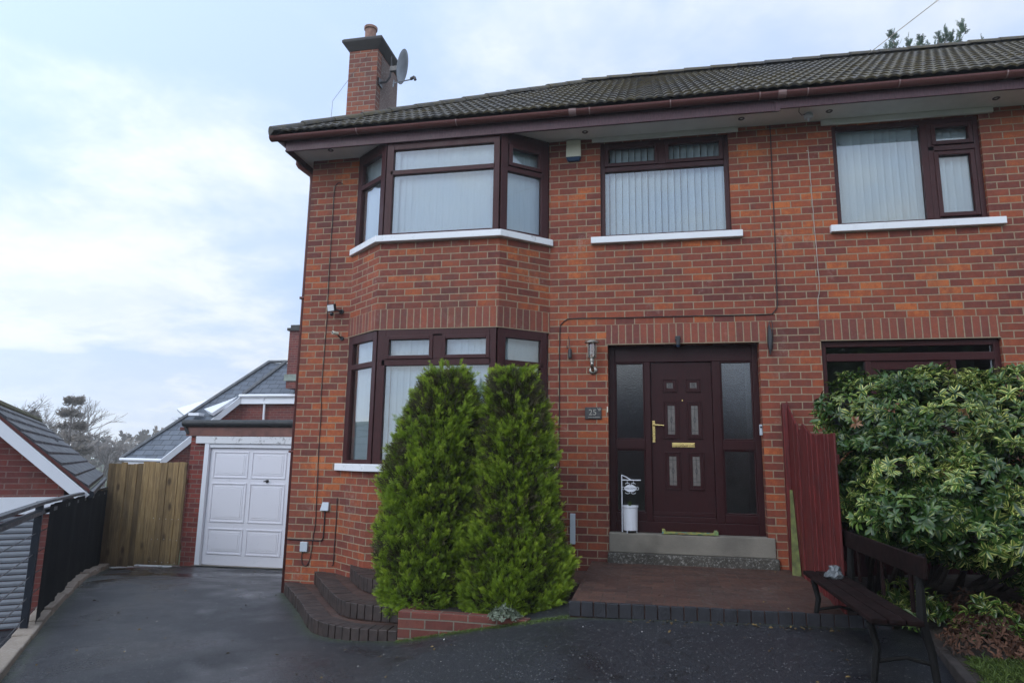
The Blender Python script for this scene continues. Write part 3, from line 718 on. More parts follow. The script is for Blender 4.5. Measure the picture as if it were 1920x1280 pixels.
# sarking under the tiles keeps the loft dark
mb.face([(-3.6, -.45, 5.26), (XR + .1, -.45, 5.26), (XR + .1, 3.1, 7.60), (-.06, 3.1, 7.60)]); mb.face([(-3.6, 7.2, 5.26), (-3.6, -.45, 5.26), (-.06, 3.1, 7.6)])
build('rear_slope', mb, M['tile'], RP)
def caps(p, q, r_, L=.42):
    p, q = Vector(p), Vector(q); d = (q - p); n = int(d.length / L); d = d / n; dn = d.normalized(); sd_ = dn.cross(Vector((0, 0, 1))).normalized(); up = sd_.cross(dn)
    mb = MB(); m = 9
    for k in range(n):
        a = p + d * k - dn * .03; b = p + d * (k + 1); jz = random.uniform(-.006, .006)
        i = len(mb.v)
        for c, rr in ((a, r_ * 1.10), (b, r_ * .96)):
            for t_ in range(m):
                th = math.pi * (t_ / (m - 1)); mb.v.append(tuple(c + sd_ * math.cos(th) * rr + up * (math.sin(th) * rr * .8 - .02 + jz)))
        for t_ in range(m - 1): mb.f.append((i + t_, i + t_ + 1, i + m + t_ + 1, i + m + t_))
        mb.f.append(tuple(i + t_ for t_ in range(m)))
        mb.f.append(tuple(i + m + t_ for t_ in reversed(range(m))))
    return mb
build('hip_tiles', caps((-3.75, -.59, 5.275), (-.08, 3.08, 7.725), .10), M['tile'], RP, smooth=False, bevel=0)
build('ridge_tiles', caps((-.1, 3.1, 7.735), (XR + .2, 3.1, 7.735), .11), M['tile'], RP)
# chimney
CH = build('chimney', MB().box((-3.70, 1.30, 4.7), (-3.215, 2.16, 7.64)), M['brick_chim'], RP)
build('render_coat', MB().box((-3.2148, 1.46, 6.62), (-3.209, 2.161, 7.58)), M['render'], CH, bevel=.004)
mb = MB(); i = 0
lo = [(-3.71, 1.29), (-3.205, 1.29), (-3.205, 2.17), (-3.71, 2.17)]; hi = [(-3.80, 1.20), (-3.115, 1.20), (-3.115, 2.26), (-3.80, 2.26)]
mb.v = [(x, y, 7.6) for x, y in lo] + [(x, y, 7.72) for x, y in hi] + [(x, y, 7.755) for x, y in hi] + [(x * .94 - 3.4575 * .06, y * .94 + 1.73 * .06, 7.79) for x, y in hi]
for b in range(3):
    for k in range(4): j = (k + 1) % 4; mb.f.append((b * 4 + k, b * 4 + j, b * 4 + 4 + j, b * 4 + 4 + k))
mb.f.append((3, 2, 1, 0)); mb.f.append((12, 13, 14, 15))
build('chimney_cap', mb, M['stucco'], CH, bevel=.006)
for y_, h_ in ((1.50, .36), (1.93, .33)):
    build('chimney_pot', MB().lathe([(.105, 0), (.10, .03), (.092, .05), (.09, h_ - .05), (.108, h_ - .04), (.11, h_), (.085, h_), (.08, .05)], (-3.45, y_, 7.77), 22), M['terracotta'], CH, smooth=False)

# front door ------------------------------------------------------------
D = partempty('front_door', H, (.47, .16, .36))
YF = .16
fr = MB()
fr.box((.47, .145, .36), (.545, .215, 2.505)); fr.box((2.10, .145, .36), (2.165, .215, 2.505)); fr.box((.545, .145, 2.31), (2.10, .215, 2.505))
fr.box((.885, .14, .49), (.955, .215, 2.31)); fr.box((1.652, .14, .49), (1.745, .215, 2.31))
for a, b in ((.545, .885), (1.745, 2.10)):
    fr.box((a, .14, 1.295), (b, .21, 1.405)); 
fr.box((.545, .135, .365), (2.10, .215, .49)); fr.box((.545, .145, .49), (.885, .21, .585)); fr.box((1.745, .145, .49), (2.10, .21, .585)); fr.box((.955, .15, .49), (1.652, .21, .55))
for a, b in ((.545, .885), (1.745, 2.10)):            # glazing beads
    for c, e in ((.585, 1.295), (1.405, 2.31)):
        k = .018
        fr.box((a, .152, c), (a + k, .2, e)); fr.box((b - k, .152, c), (b, .2, e)); fr.box((a + k, .152, c), (b - k, .2, c + k)); fr.box((a + k, .152, e - k), (b - k, .2, e))
build('door_frame', fr, M['door_wood'], D, bevel=.006)
for a, b in ((.56, .87), (1.76, 2.085)):
    for c, e in ((.60, 1.28), (1.42, 2.295)):
        build('side_pane', MB().face([(a, .178, c), (b, .178, c), (b, .178, e), (a, .178, e)]), M['glass_door'], D)
leaf = MB(); leaf.box((.957, .172, .552), (1.650, .215, 2.308))
PAN = [(1.09, 1.26, 1.955, 2.115, .045), (1.355, 1.53, 1.955, 2.115, .045), (1.095, 1.275, 1.42, 1.85, .05), (1.36, 1.535, 1.42, 1.85, .05), (1.10, 1.28, .845, 1.27, .05), (1.36, 1.54, .845, 1.27, .05)]
for a, b, c, e, k in PAN:
    for q, (dy, ww) in enumerate(((.158, .016), (.164, .034))):
        o_ = 0 if q == 0 else .016
        a2, b2, c2, e2 = a + o_, b - o_, c + o_, e - o_
        leaf.box((a2, dy, c2), (a2 + ww, .173, e2)); leaf.box((b2 - ww, dy, c2), (b2, .173, e2)); leaf.box((a2 + ww, dy, c2), (b2 - ww, .173, c2 + ww)); leaf.box((a2 + ww, dy, e2 - ww), (b2 - ww, .173, e2))
leaf.box((.957, .162, .552), (1.65, .173, .60))
build('door_leaf', leaf, M['door_wood'], D, bevel=.004)
gdm = N('leaded_door_glass'); gdm.fin(gdm.mix(gdm.noise(gdm.obj(), 30), (.08, .075, .07), (.22, .20, .18)), .12)
for a, b, c, e, k in PAN:
    gl = MB(); ld = MB(); gl.face([(a + k, .1705, c + k), (b - k, .1705, c + k), (b - k, .1705, e - k), (a + k, .1705, e - k)])
    mx, mz = (a + b) / 2, (c + e) / 2; A, B_, C_, E_ = a + k, b - k, c + k, e - k
    if e - c < .2:
        ld.lathe([(.002, .0), (.004, .001), (.004, .002)], (mx, .168, mz), 8, axis=(0, -1, 0))
        for q in range(4):
            an = math.pi / 4 + q * math.pi / 2; ld.tube([(mx, .169, mz), (mx + .03 * math.cos(an), .169, mz + .03 * math.sin(an))], .003, 5)
        ld.tube([(mx + .02 * math.cos(q * .785), .169, mz + .02 * math.sin(q * .785)) for q in range(9)], .003, 5)
    else:
        ld.tube([(mx, .169, C_), (mx, .169, E_)], .0022, 5)
        ld.tube([(mx, .169, mz - .035), (mx - .014, .169, mz), (mx, .169, mz + .035), (mx + .014, .169, mz), (mx, .169, mz - .035)], .0035, 5)
        for z_ in (C_ + .04, E_ - .04): ld.tube([(A, .169, z_), (B_, .169, z_)], .002, 5)
    build('door_light', gl, gdm.m, D); build('door_light_leading', ld, M['dark_metal'], D)
build('letter_plate', MB().box((1.187, .160, 1.322), (1.443, .172, 1.374)).box((1.197, .156, 1.331), (1.433, .162, 1.365)), M['brass'], D, bevel=.003)
hd = MB().box((.968, .158, 1.375), (1.0, .172, 1.625)); hd.tube([(.984, .16, 1.575), (.984, .125, 1.575), (.992, .112, 1.575), (1.10, .112, 1.568)], .0085, 10); hd.lathe([(.013, 0), (.013, .01)], (.984, .158, 1.575), 14, axis=(0, -1, 0)); hd.lathe([(.008, 0), (.008, .006)], (.984, .158, 1.46), 12, axis=(0, -1, 0))
build('door_handle', hd, M['brass'], D, bevel=.002)
build('peephole', MB().lathe([(.008, 0), (.008, .006)], (1.315, .172, 1.86), 10, axis=(0, -1, 0)), M['brass'], D)
hall = MB().box((.45, 1.6, .2), (2.2, 1.62, 2.6)); build('hall_wall', hall, plain('dim_hall_wall', (.22, .19, .17), .9), H)

# door step
mb = MB().box((.468, -.028, .156), (2.235, .146, .366)); build('door_step', mb, M['conc'], H, bevel=.010)
mb = MB(); 
rs = random.Random(4); P = [(.455 + (2.262 - .455) * k / 30, -.062 + rs.uniform(-.006, .006)) for k in range(31)]
mb.prism([(.455, .14)][::-1] + P + [(2.262, .14)], -.3, .155); build('lower_door_step', mb, M['conc_rough'], H, bevel=.012)

# adjoining porch doors
P2 = partempty('porch_door', H, (2.82, .07, .2))
fr = MB(); fr.box((2.82, .045, .0), (2.875, .12, 2.505)); fr.box((4.54, .045, .0), (4.60, .12, 2.505)); fr.box((2.875, .045, 2.435), (4.54, .12, 2.505)); fr.box((2.875, .04, 2.275), (4.54, .12, 2.36))
for x in (3.27, 4.11): fr.box((x, .043, 0), (x + .055, .12, 2.275))
fr.box((2.875, .05, 0), (3.27, .11, .5)); fr.box((4.165, .05, 0), (4.54, .11, .5)); fr.box((3.325, .06, 0), (4.11, .11, .9)); fr.box((3.325, .06, 2.18), (4.11, .11, 2.275)); fr.box((3.325, .06, .9), (3.42, .11, 2.18)); fr.box((4.01, .06, .9), (4.11, .11, 2.18))
build('frame', fr, M['rosewood'], P2, bevel=.005)
for a, b, c, e in ((2.875, 4.54, 2.36, 2.435), (2.875, 3.27, .5, 2.275), (4.165, 4.54, .5, 2.275), (3.42, 4.01, .9, 2.18)):
    build('pane', MB().face([(a, .085, c), (b, .085, c), (b, .085, e), (a, .085, e)]), M['glass_dark'], P2)
build('inner_porch_wall', MB().box((2.72, .9, .2), (4.7, .92, 2.6)), plain('porch_plaster', (.4, .4, .38), .9), H)
#PART3
# ------------------------------------------------------------------ steps, platform, planter
M['edge_brick'] = plain('dark_edging_brick', (.034, .022, .018), .6, .5, 9, .5, 60, .004)
M['edge_blue'] = plain('blue_grey_edging_brick', (.017, .017, .021), .6, .4, 9, .5, 60, .004)
def resample(P, L):
    out = [Vector((*P[0], 0))]; acc = 0; pts = [Vector((*p, 0)) for p in P]; tot = sum((b - a).length for a, b in zip(pts, pts[1:])); n = round(tot / L)
    L = tot / n; res = []
    d = 0; i = 0; seg = (pts[1] - pts[0]).length; cur = 0
    for k in range(n + 1):
        tgt = k * L
        while i < len(pts) - 2 and cur + seg < tgt - 1e-9: cur += seg; i += 1; seg = (pts[i + 1] - pts[i]).length
        q = min(1, (tgt - cur) / seg); res.append(pts[i].lerp(pts[i + 1], q))
    return res
def edging(P, top, hgt, deep, wid, rnd):
    pts = resample(P, wid); mb = MB(); rs = random.Random(rnd)
    for a, b in zip(pts, pts[1:]):
        d = (b - a).normalized(); n = Vector((d.y, -d.x, 0)); L = (b - a).length; g_ = .004; jo = rs.uniform(-.004, .004); jz = rs.uniform(-.003, .003)
        q = [a + d * g_ + n * jo, b - d * g_ + n * jo, b - d * g_ - n * deep, a + d * g_ - n * deep]
        # taper the rear on the outside of curves
        i = len(mb.v); mb.v += [(p.x, p.y, top + jz) for p in q] + [(p.x, p.y, top - hgt) for p in q]
        mb.f += [(i + 3, i + 2, i + 1, i), (i + 4, i + 5, i + 6, i + 7)] + [(i + k, i + (k + 1) % 4, i + 4 + (k + 1) % 4, i + 4 + k) for k in range(4)]
    return mb
ST = thing('garden_steps', 'three curved dark brick steps rising from the drive at the house corner', 'steps', (-2.2, -1.0, -.5))
for P, top, e, rnd in ((S1, -.355, 'a', 1), (S2, -.215, 'b', 2), (S3, -.075, 'c', 3)):
    ins = offs(P, -.018)
    poly = [p for p in ins] + [(-1.275, -.002), (P[0][0], -.002)]
    s_ = build('step', MB().prism(poly, -1.1, top - .007), M['paver'], ST, fix=True)
    build('edging', edging(P, top, .135, .19, .088, rnd), M['edge_brick'], s_, bevel=.006, fix=True)
PF = thing('paved_platform', 'raised brown brick paved platform in front of the front door', 'platform', (1.3, -1, -.1))
mb = MB().prism([(.275, -.005), (.275, -2.055), (1.4, -2.03), (2.75, -1.985), (2.75, -.005)], -.6, -.008); mb.v = [(x, y, z + (.056 * (1 + y / 2.03) if z > -.1 else 0)) for x, y, z in mb.v]
build('paving', mb, M['paver'], PF, fix=True)
build('edging', edging([(.26, -2.075), (1.4, -2.045), (2.74, -2.0)], .0, .115, .04, .105, 9), M['edge_blue'], PF, bevel=.004, fix=True)
mb = MB(); mb.prism([(-1.27, -.84), (.275, -.84), (.275, -.005), (-1.27, -.005)], -1, -.06)
build('rear_path', mb, M['paver'], PF, fix=True)
PL = thing('brick_planter', 'low red brick planter wall under the two conifers', 'planter', (-.5, -1.9, -.4))
fp = PLN[:4]; bk = offs(fp, -.11)
build('planter_wall', MB().prism(fp + bk[::-1], -1.2, -.19), M['brick_planter'], PL, bevel=.008, fix=True)
build('side_wall', MB().prism([(-1.27, -1.84), (-1.17, -1.84), (-1.17, -.84), (-1.27, -.84)], -1.2, -.192), M['brick_planter'], PL, fix=True)
mb = MB(); nx, ny = 22, 14
for j in range(ny + 1):
    for i in range(nx + 1):
        x = -1.18 + 1.45 * i / nx; y = -1.97 + 1.14 * j / ny
        y = max(y, -1.86 - (0 if x < -.3 else (x + .3) * .25)); mb.v.append((x, y, -.215 + .03 * mnoise.noise(Vector((x * 4, y * 4, 1)))))
for j in range(ny):
    for i in range(nx): a = j * (nx + 1) + i; mb.f.append((a, a + 1, a + nx + 2, a + nx + 1))
build('planter_soil', mb, M['soil'], PL, smooth=True)

# ------------------------------------------------------------------ things fixed to the wall
def box_thing(name, label, cat, a, b, mat, **k): return tag(build(name, MB().box(a, b), mat, loc=((a[0] + b[0]) / 2, max(a[1], b[1]), a[2]), bevel=k.pop('bevel', .006)), label, cat, **k)
AL = thing('alarm_box', 'cream alarm box with dark blue base high on the wall under the soffit', 'alarm box', (.072, 0, 4.83))
mb = MB(); z0, z1 = 4.875, 5.10
mb.v = [(-.022, 0, z0), (.166, 0, z0), (.166, -.055, z0), (-.022, -.055, z0), (-.016, 0, z1), (.160, 0, z1), (.160, -.045, z1), (-.016, -.045, z1)]
mb.f = [(0, 3, 2, 1), (4, 5, 6, 7), (0, 1, 5, 4), (1, 2, 6, 5), (2, 3, 7, 6), (3, 0, 4, 7)]
build('cover', mb, M['cream'], AL, bevel=.008, fix=True)
mb = MB(); z0, z1 = 4.825, 4.873
mb.v = [(.0, 0, z0), (.144, 0, z0), (.136, -.035, z0), (.008, -.035, z0), (-.022, 0, z1), (.166, 0, z1), (.166, -.056, z1), (-.022, -.056, z1)]
mb.f = [(0, 3, 2, 1), (4, 5, 6, 7), (0, 1, 5, 4), (1, 2, 6, 5), (2, 3, 7, 6), (3, 0, 4, 7)]
build('base', mb, M['blue'], AL, bevel=.006, fix=True)
def cable(label, P, r_=.0045, mat='cable', n=5, wob=.004, y=-.008):
    rs = random.Random(label); Q = catmull([(x, z) for x, z in P], n)
    pts = [(x + rs.uniform(-wob, wob) * .5, y - r_ * .3, z) for x, z in Q]
    o = build('wall_cable', MB().tube(pts, r_, 6), M[mat], loc=pts[0], smooth=True); return tag(o, label, 'cable')
cable('black cable dropping between the upper windows and running left above the front door', [(2.405, 5.10), (2.40, 4.4), (2.392, 3.6), (2.385, 3.05), (2.375, 2.90), (2.33, 2.835), (2.25, 2.815), (1.5, 2.818), (.7, 2.822), (.08, 2.828), (-.02, 2.81), (-.075, 2.765), (-.095, 2.68), (-.10, 2.2), (-.10, 1.5), (-.098, .3)], .0055)
cable('thin pale cable hanging down the wall left of the right upper window', [(2.79, 4.745), (2.813, 4.72), (2.818, 4.4), (2.825, 3.9), (2.835, 3.4), (2.838, 3.1), (2.812, 2.95), (2.81, 2.74)], .0035, 'cable_w')
cable('black cable running down the brick strip left of the bay', [(-3.02, 4.745), (-3.07, 4.77), (-3.12, 4.74), (-3.139, 4.66), (-3.138, 4.2), (-3.14, 3.5), (-3.128, 3.0), (-3.135, 2.5), (-3.14, 1.9), (-3.128, 1.78), (-3.125, 1.3), (-3.118, .9), (-3.108, .35), (-3.125, .2), (-3.14, .0), (-3.15, -.07), (-3.18, -.14), (-3.215, -.155), (-3.25, -.12), (-3.262, -.05), (-3.255, .01)])
cable('short black cable from the small white box to the house corner', [(-2.99, .52), (-2.99, .40), (-2.992, .22), (-3.0, .165), (-3.03, .148), (-3.2, .148), (-3.47, .15)], .007)
cable('thin black cable in the angle between wall and bay', [(-2.84, .66), (-2.835, .4), (-2.84, .1), (-2.84, -.1), (-2.86, -.14)], .005)
wb = MB(); z0, z1 = .505, .605
wb.v = [(-3.045, 0, z0), (-2.935, 0, z0), (-2.935, -.045, z0), (-3.045, -.045, z0), (-3.025, 0, z1), (-2.94, 0, z1), (-2.94, -.025, z1), (-3.025, -.025, z1)]; wb.f = [(0, 3, 2, 1), (4, 5, 6, 7), (0, 1, 5, 4), (1, 2, 6, 5), (2, 3, 7, 6), (3, 0, 4, 7)]
tag(build('cable_box', wb, M['grey_box'], loc=(-2.99, 0, .5), bevel=.005, fix=True), 'upper small grey-white cable box with sloping front, low on the wall left of the bay', 'cable box')
box_thing('socket_box', 'lower light grey rectangular box beside the looped cable near the garage', 'junction box', (-3.283, -.035, .012), (-3.185, 0, .128), M['grey_box'])
mb = MB().box((.03, -.03, .225), (.09, 0, .56)); tag(build('wall_duct', mb, M['grey_box'], loc=(.06, 0, .22), bevel=.004), 'white vertical duct box on the brick beside the right conifer', 'duct')
FLT = thing('floodlight', 'small square black floodlight with sensor left of the bay', 'floodlight', (-3.0, 0, 2.95))
def rotT(c, rz, rx):
    Rm = Matrix.Rotation(R(rz), 3, 'Z') @ Matrix.Rotation(R(rx), 3, 'X'); c = Vector(c)
    return lambda x, y, z: tuple(c + Rm @ Vector((x, y, z)))
T = rotT((-3.02, -.11, 3.03), -18, 12)
build('housing', MB().box((-.062, -.018, -.048), (.062, .02, .048), T).box((-.045, .02, -.03), (.045, .03, .03), T), M['black'], FLT, bevel=.004)
build('lens', MB().box((-.052, -.0215, -.038), (.052, -.0182, .038), T), M['led'], FLT)
build('bracket', MB().tube([(-2.93, 0, 3.0), (-2.93, -.06, 3.0), (-3.0, -.09, 3.02)], .012, 8).lathe([(.03, 0), (.03, .02)], (-2.93, 0, 3.0), 14, axis=(0, -1, 0)), M['black'], FLT)
build('sensor', MB().lathe([(.004, -.03), (.022, -.02), (.026, 0), (.022, .018), (.01, .022)], (-3.02, -.10, 2.955), 12), M['black'], FLT, smooth=True)
CM = thing('security_camera', 'small cream bullet camera on black bracket below the floodlight', 'security camera', (-2.92, 0, 2.66))
build('bracket', MB().lathe([(.028, 0), (.026, .02)], (-2.905, 0, 2.65), 14, axis=(0, -1, 0)).tube([(-2.905, -.01, 2.65), (-2.92, -.05, 2.665), (-2.94, -.08, 2.69)], .010, 8), M['black'], CM)
build('camera_body', MB().lathe([(.018, 0), (.022, .006), (.022, .075), (.02, .085)], (-2.93, -.07, 2.70), 14, axis=(-.45, -.85, .02)), M['cream'], CM, smooth=False)
build('lens', MB().lathe([(.013, 0), (.012, .004)], Vector((-2.93, -.07, 2.70)) + Vector((-.45, -.85, .02)).normalized() * .085, 12, axis=(-.45, -.85, .02)), M['black'], CM)
# lantern
LT = thing('wall_lantern', 'nickel wall lantern with round cap and gooseneck, left of the front door', 'wall light', (.305, 0, 2.2))
cx_, cy_ = .298, -.13
build('cap', MB().lathe([(.004, 2.545), (.03, 2.54), (.075, 2.528), (.088, 2.512), (.088, 2.506), (.03, 2.508), (.02, 2.50)], (cx_, cy_, 0), 26), M['nickel'], LT, smooth=False)
build('glass_tube', MB().lathe([(.04, 2.335), (.042, 2.36), (.042, 2.49), (.038, 2.505)], (cx_, cy_, 0), 20), M['lamp_glass'], LT, smooth=True)
mb = MB()
for k in range(4):
    an = k * math.pi / 2 + .4; mb.tube([(cx_ + .047 * math.cos(an), cy_ + .047 * math.sin(an), 2.33), (cx_ + .047 * math.cos(an), cy_ + .047 * math.sin(an), 2.51)], .004, 6)
mb.lathe([(.052, 2.325), (.054, 2.335), (.03, 2.34), (.028, 2.30), (.026, 2.28)], (cx_, cy_, 0), 20)
build('cage', mb, M['nickel'], LT)
build('arm', MB().tube([(cx_, cy_, 2.30), (cx_, cy_, 2.25), (cx_, cy_ + .02, 2.215), (cx_, cy_ + .06, 2.20), (cx_, -.01, 2.20)], .02, 12).lathe([(.052, 0), (.05, .012), (.03, .02)], (cx_, 0, 2.20), 20, axis=(0, -1, 0)), M['nickel'], LT, smooth=True)
# house number plaque
PQ = thing('house_number_plaque', 'dark slate house number plaque reading 25, left of the front door', 'plaque', (.298, 0, 1.63))
build('slate', MB().box((.203, -.018, 1.632), (.394, -.001, 1.768)), M['slatebd'], PQ, bevel=.004)
tm = text_mb('25', .095, (.292, -.0195, 1.706)); build('numeral', tm, M['carve'], PQ)
sm_ = MB(); rs = random.Random(3)
for k in range(16): x = .24 + k * .0086; sm_.box((x, -.0205, 1.648), (x + .0052, -.0182, 1.648 + rs.uniform(.006, .012)))
build('small_lettering', sm_, M['carve'], PQ)
sm_ = MB()
for x, z in ((.36, 1.742), (.372, 1.75), (.366, 1.73), (.378, 1.736), (.352, 1.752), (.384, 1.748)): sm_.lathe([(.006, 0), (.004, .002)], (x, -.018, z), 7, axis=(0, -1, 0))
build('carved_flower', sm_, M['carve'], PQ)
box_thing('bell_push', 'small white bell push on the left door jamb', 'bell push', (.455, -.012, 1.71), (.469, .0, 1.775), M['cream'], bevel=.003)
DB = thing('doorbell_camera', 'dark grey video doorbell on the right door jamb', 'doorbell', (2.155, .05, 1.46))
build('body', MB().box((2.135, .03, 1.46), (2.1645, .075, 1.58)), M['grey_box'], DB, bevel=.006); build('lens', MB().lathe([(.012, 0), (.010, .004)], (2.15, .03, 1.55), 12, axis=(0, -1, 0)), M['black'], DB)
# hanging ornaments
HK = thing('hanging_feeder', 'small dark feeder on a curled hook left of the lantern', 'bird feeder', (.03, 0, 2.33))
build('hook', MB().tube([(.012, 0, 2.585), (.012, -.03, 2.60), (.02, -.05, 2.575), (.025, -.05, 2.50), (.03, -.05, 2.46)], .004, 6).tube([(.0, -.004, 2.50), (-.012, -.02, 2.49), (-.01, -.03, 2.47), (.0, -.02, 2.465)], .004, 6), M['dark_metal'], HK)
build('feeder_body', MB().lathe([(.006, 0), (.020, .008), (.024, .03), (.022, .11), (.015, .125), (.004, .13)], (.03, -.05, 2.33), 12), M['dark_metal'], HK)
FE = thing('wall_ornament', 'black metal leaf shaped ornament on the brick right of the door lintel', 'ornament', (2.28, 0, 2.33))
mb = MB(); pr_ = []
outl = [(0, -.19), (.018, -.13), (.026, -.05), (.030, .03), (.024, .10), (.012, .15), (.004, .17), (-.012, .14), (-.020, .08), (-.026, .0), (-.022, -.08), (-.010, -.15)]
n_ = len(outl); mb.v = [(2.275 + x, -.02 - .012 * math.cos(z * 8), 2.53 + z) for x, z in outl] + [(2.275 + x * .8, -.045 - .012 * math.cos(z * 8), 2.53 + z * .95) for x, z in outl]
mb.f = [tuple(range(n_))[::-1], tuple(range(n_, 2 * n_))] + [(k, (k + 1) % n_, n_ + (k + 1) % n_, n_ + k) for k in range(n_)]
build('leaf', mb, M['black'], FE, fix=True)
build('hook', MB().tube([(2.278, -.03, 2.69), (2.285, -.03, 2.73), (2.305, -.03, 2.735), (2.315, -.03, 2.70), (2.312, -.03, 2.60), (2.305, -.03, 2.45), (2.298, -.02, 2.40)], .004, 6), M['black'], FE)
PR = thing('door_sensor_light', 'small black sensor lamp over the middle of the front door lintel', 'sensor lamp', (1.275, 0, 2.44))
build('housing', MB().box((1.245, -.05, 2.53), (1.305, -.006, 2.585)).box((1.255, -.075, 2.47), (1.297, -.012, 2.532)), M['black'], PR, bevel=.008)
build('lens', MB().lathe([(.022, 0), (.020, .016), (.008, .024)], (1.276, -.045, 2.475), 12, axis=(0, -.5, -.85)), M['blue'], PR)
SA = thing('soffit_siren', 'round grey fitting with loose wire under the soffit between the upper windows', 'siren', (2.78, -.2, 5.03))
build('housing', MB().lathe([(.03, 5.10), (.05, 5.09), (.052, 5.06), (.04, 5.045), (.012, 5.04), (.010, 5.01)], (2.79, -.22, 0), 18), M['grey_box'], SA)
build('wire', MB().tube([(2.76, -.24, 5.09), (2.70, -.30, 5.05), (2.66, -.36, 5.06), (2.655, -.42, 5.11)], .004, 6), M['cable'], SA)
# satellite dish
SD = thing('satellite_dish', 'grey satellite dish on a bracket at the right side of the brick chimney', 'satellite dish', (-3.2, 1.5, 7.1))
ax_ = Vector((.96, .12, -.22)).normalized(); c_ = Vector((-2.88, 1.40, 7.32)); R_ = .275; a_ = ax_.orthogonal(); upv = (Vector((0, 0, 1)) - ax_ * ax_.z).normalized(); sdv = upv.cross(ax_)
mb = MB(); nr, ns = 7, 30
for side in (0, .006):
    for i in range(nr + 1):
        rr = R_ * i / nr
        for k in range(ns):
            th = 2 * math.pi * k / ns; p = c_ + (sdv * math.cos(th) * .92 + upv * math.sin(th)) * rr + ax_ * ((rr / R_) ** 2 * .055 - side); mb.v.append(tuple(p))
off_ = (nr + 1) * ns
for i in range(nr):
    for k in range(ns):
        j = (k + 1) % ns; mb.f.append((i * ns + k, i * ns + j, (i + 1) * ns + j, (i + 1) * ns + k)); mb.f.append((off_ + i * ns + j, off_ + i * ns + k, off_ + (i + 1) * ns + k, off_ + (i + 1) * ns + j))
for k in range(ns): j = (k + 1) % ns; mb.f.append((nr * ns + k, nr * ns + j, off_ + nr * ns + j, off_ + nr * ns + k))
build('dish', mb, M['dish'], SD, smooth=True)
bt_ = c_ - upv * .30
build('feed_arm', MB().tube([tuple(bt_), tuple(bt_ + Vector((.16, -.03, .0))), tuple(bt_ + Vector((.30, -.06, -.005)))], .010, 8).tube([tuple(bt_ + Vector((-.01, 0, .05))), tuple(bt_ - upv * .07)], .012, 6), M['dish'], SD)
build('receiver', MB().lathe([(.02, 0), (.026, .02), (.02, .06), (.02, .08)], bt_ + Vector((.29, -.06, .0)), 12, axis=(.9, -.1, .45)).lathe([(.022, 0), (.022, .05)], bt_ + Vector((.36, -.07, .02)), 12, axis=(.3, 0, -.9)), M['dark_metal'], SD)
build('bracket', MB().box((-3.212, 1.36, 7.02), (-3.195, 1.50, 7.14)).tube([(-3.2, 1.43, 7.08), (-3.10, 1.43, 7.09), (-3.04, 1.42, 7.16), (-3.02, 1.42, 7.38)], .018, 8).box((-3.04, 1.39, 7.25), (-2.90, 1.44, 7.33)).tube([(-3.02, 1.42, 7.36), (-3.03, 1.42, 7.52)], .006, 6), M['dark_metal'], SD)
tag(build('stay_wire', MB().tube([(-3.30, 1.45, 7.90), (-3.33, 1.25, 7.5), (-3.36, .8, 6.9), (-3.36, .2, 6.1), (-3.0, -.5, 5.33)], .0025, 5), M['cable'], loc=(-3.3, 1.45, 7.9)), 'thin wire running from the chimney pots down over the hip to the gutter', 'wire')
tag(build('overhead_cable', MB().tube([(4.45, 3.15, 7.72), (5.18, 2.0, 7.86), (6.35, .2, 8.1), (12, -9, 9.4)], .006, 6), M['cable_w'], loc=(4.45, 3.15, 7.74)), 'thin overhead telephone line crossing the sky from the roof ridge', 'cable')

# ------------------------------------------------------------------ doorstep things
WS = thing('welcome_planter', 'white metal pot with hanging WELCOME sign standing on the doorstep', 'planter', (.70, .04, .37))
px_, py_ = .705, .045
build('pot', MB().lathe([(.074, .392), (.078, .395), (.083, .64), (.090, .645), (.090, .665), (.082, .665), (.08, .60)], (px_, py_, 0), 28), M['white_up'], WS)
build('soil', MB().lathe([(.079, .60), (.079, .615)], (px_, py_, 0), 20), M['soil'], WS)
mb = MB(); mb.tube([(.614, py_, .372), (.614, py_, 1.005)], .006, 8).tube([(.614, py_, .945), (.828, py_, .945)], .006, 8).tube([(.614, py_, 1.0), (.67, py_, .975), (.72, py_, .945)], .005, 8)
for a in range(3): an = 2 * math.pi * a / 3; mb.tube([(px_ + .07 * math.cos(an), py_ + .07 * math.sin(an), .367), (px_ + .07 * math.cos(an), py_ + .07 * math.sin(an), .40)], .006, 6)
for x in (.675, .745): mb.tube([(x, py_, .945), (x, py_, .905)], .003, 5)
for sx in (-1, 1):
    for sz in (-1, 1):
        P = [(.71 + sx * (.028 + .030 * math.cos(th) * (1 - th / 9)), py_ - .004, .853 + sz * (.045 + .018 * math.sin(th) * (1 - th / 9))) for th in np.linspace(0, 5.2, 12)]; mb.tube(P, .0032, 5)
    P = [(.71 + sx * (.078 + .014 * math.cos(th)), py_ - .004, .853 + .016 * math.sin(th)) for th in np.linspace(0, 6.28, 12)]; mb.tube(P, .003, 5)
build('stand', mb, M['white_up'], WS)
mb = MB(); n_ = 28; mb.v = []
for yy in (py_ - .012, py_ - .004):
    for k in range(n_): th = 2 * math.pi * k / n_; mb.v.append((.71 + .068 * math.cos(th), yy, .853 + .038 * math.sin(th)))
mb.f = [tuple(range(n_)), tuple(range(n_, 2 * n_))[::-1]] + [(k, (k + 1) % n_, n_ + (k + 1) % n_, n_ + k) for k in range(n_)]
sgn = build('oval_sign', mb, M['white_up'], WS, fix=True)
build('lettering', text_mb('WELCOME', .026, (.71, py_ - .0135, .853), depth=.0008), M['print'], sgn)
mb = MB(); rs = random.Random(6)
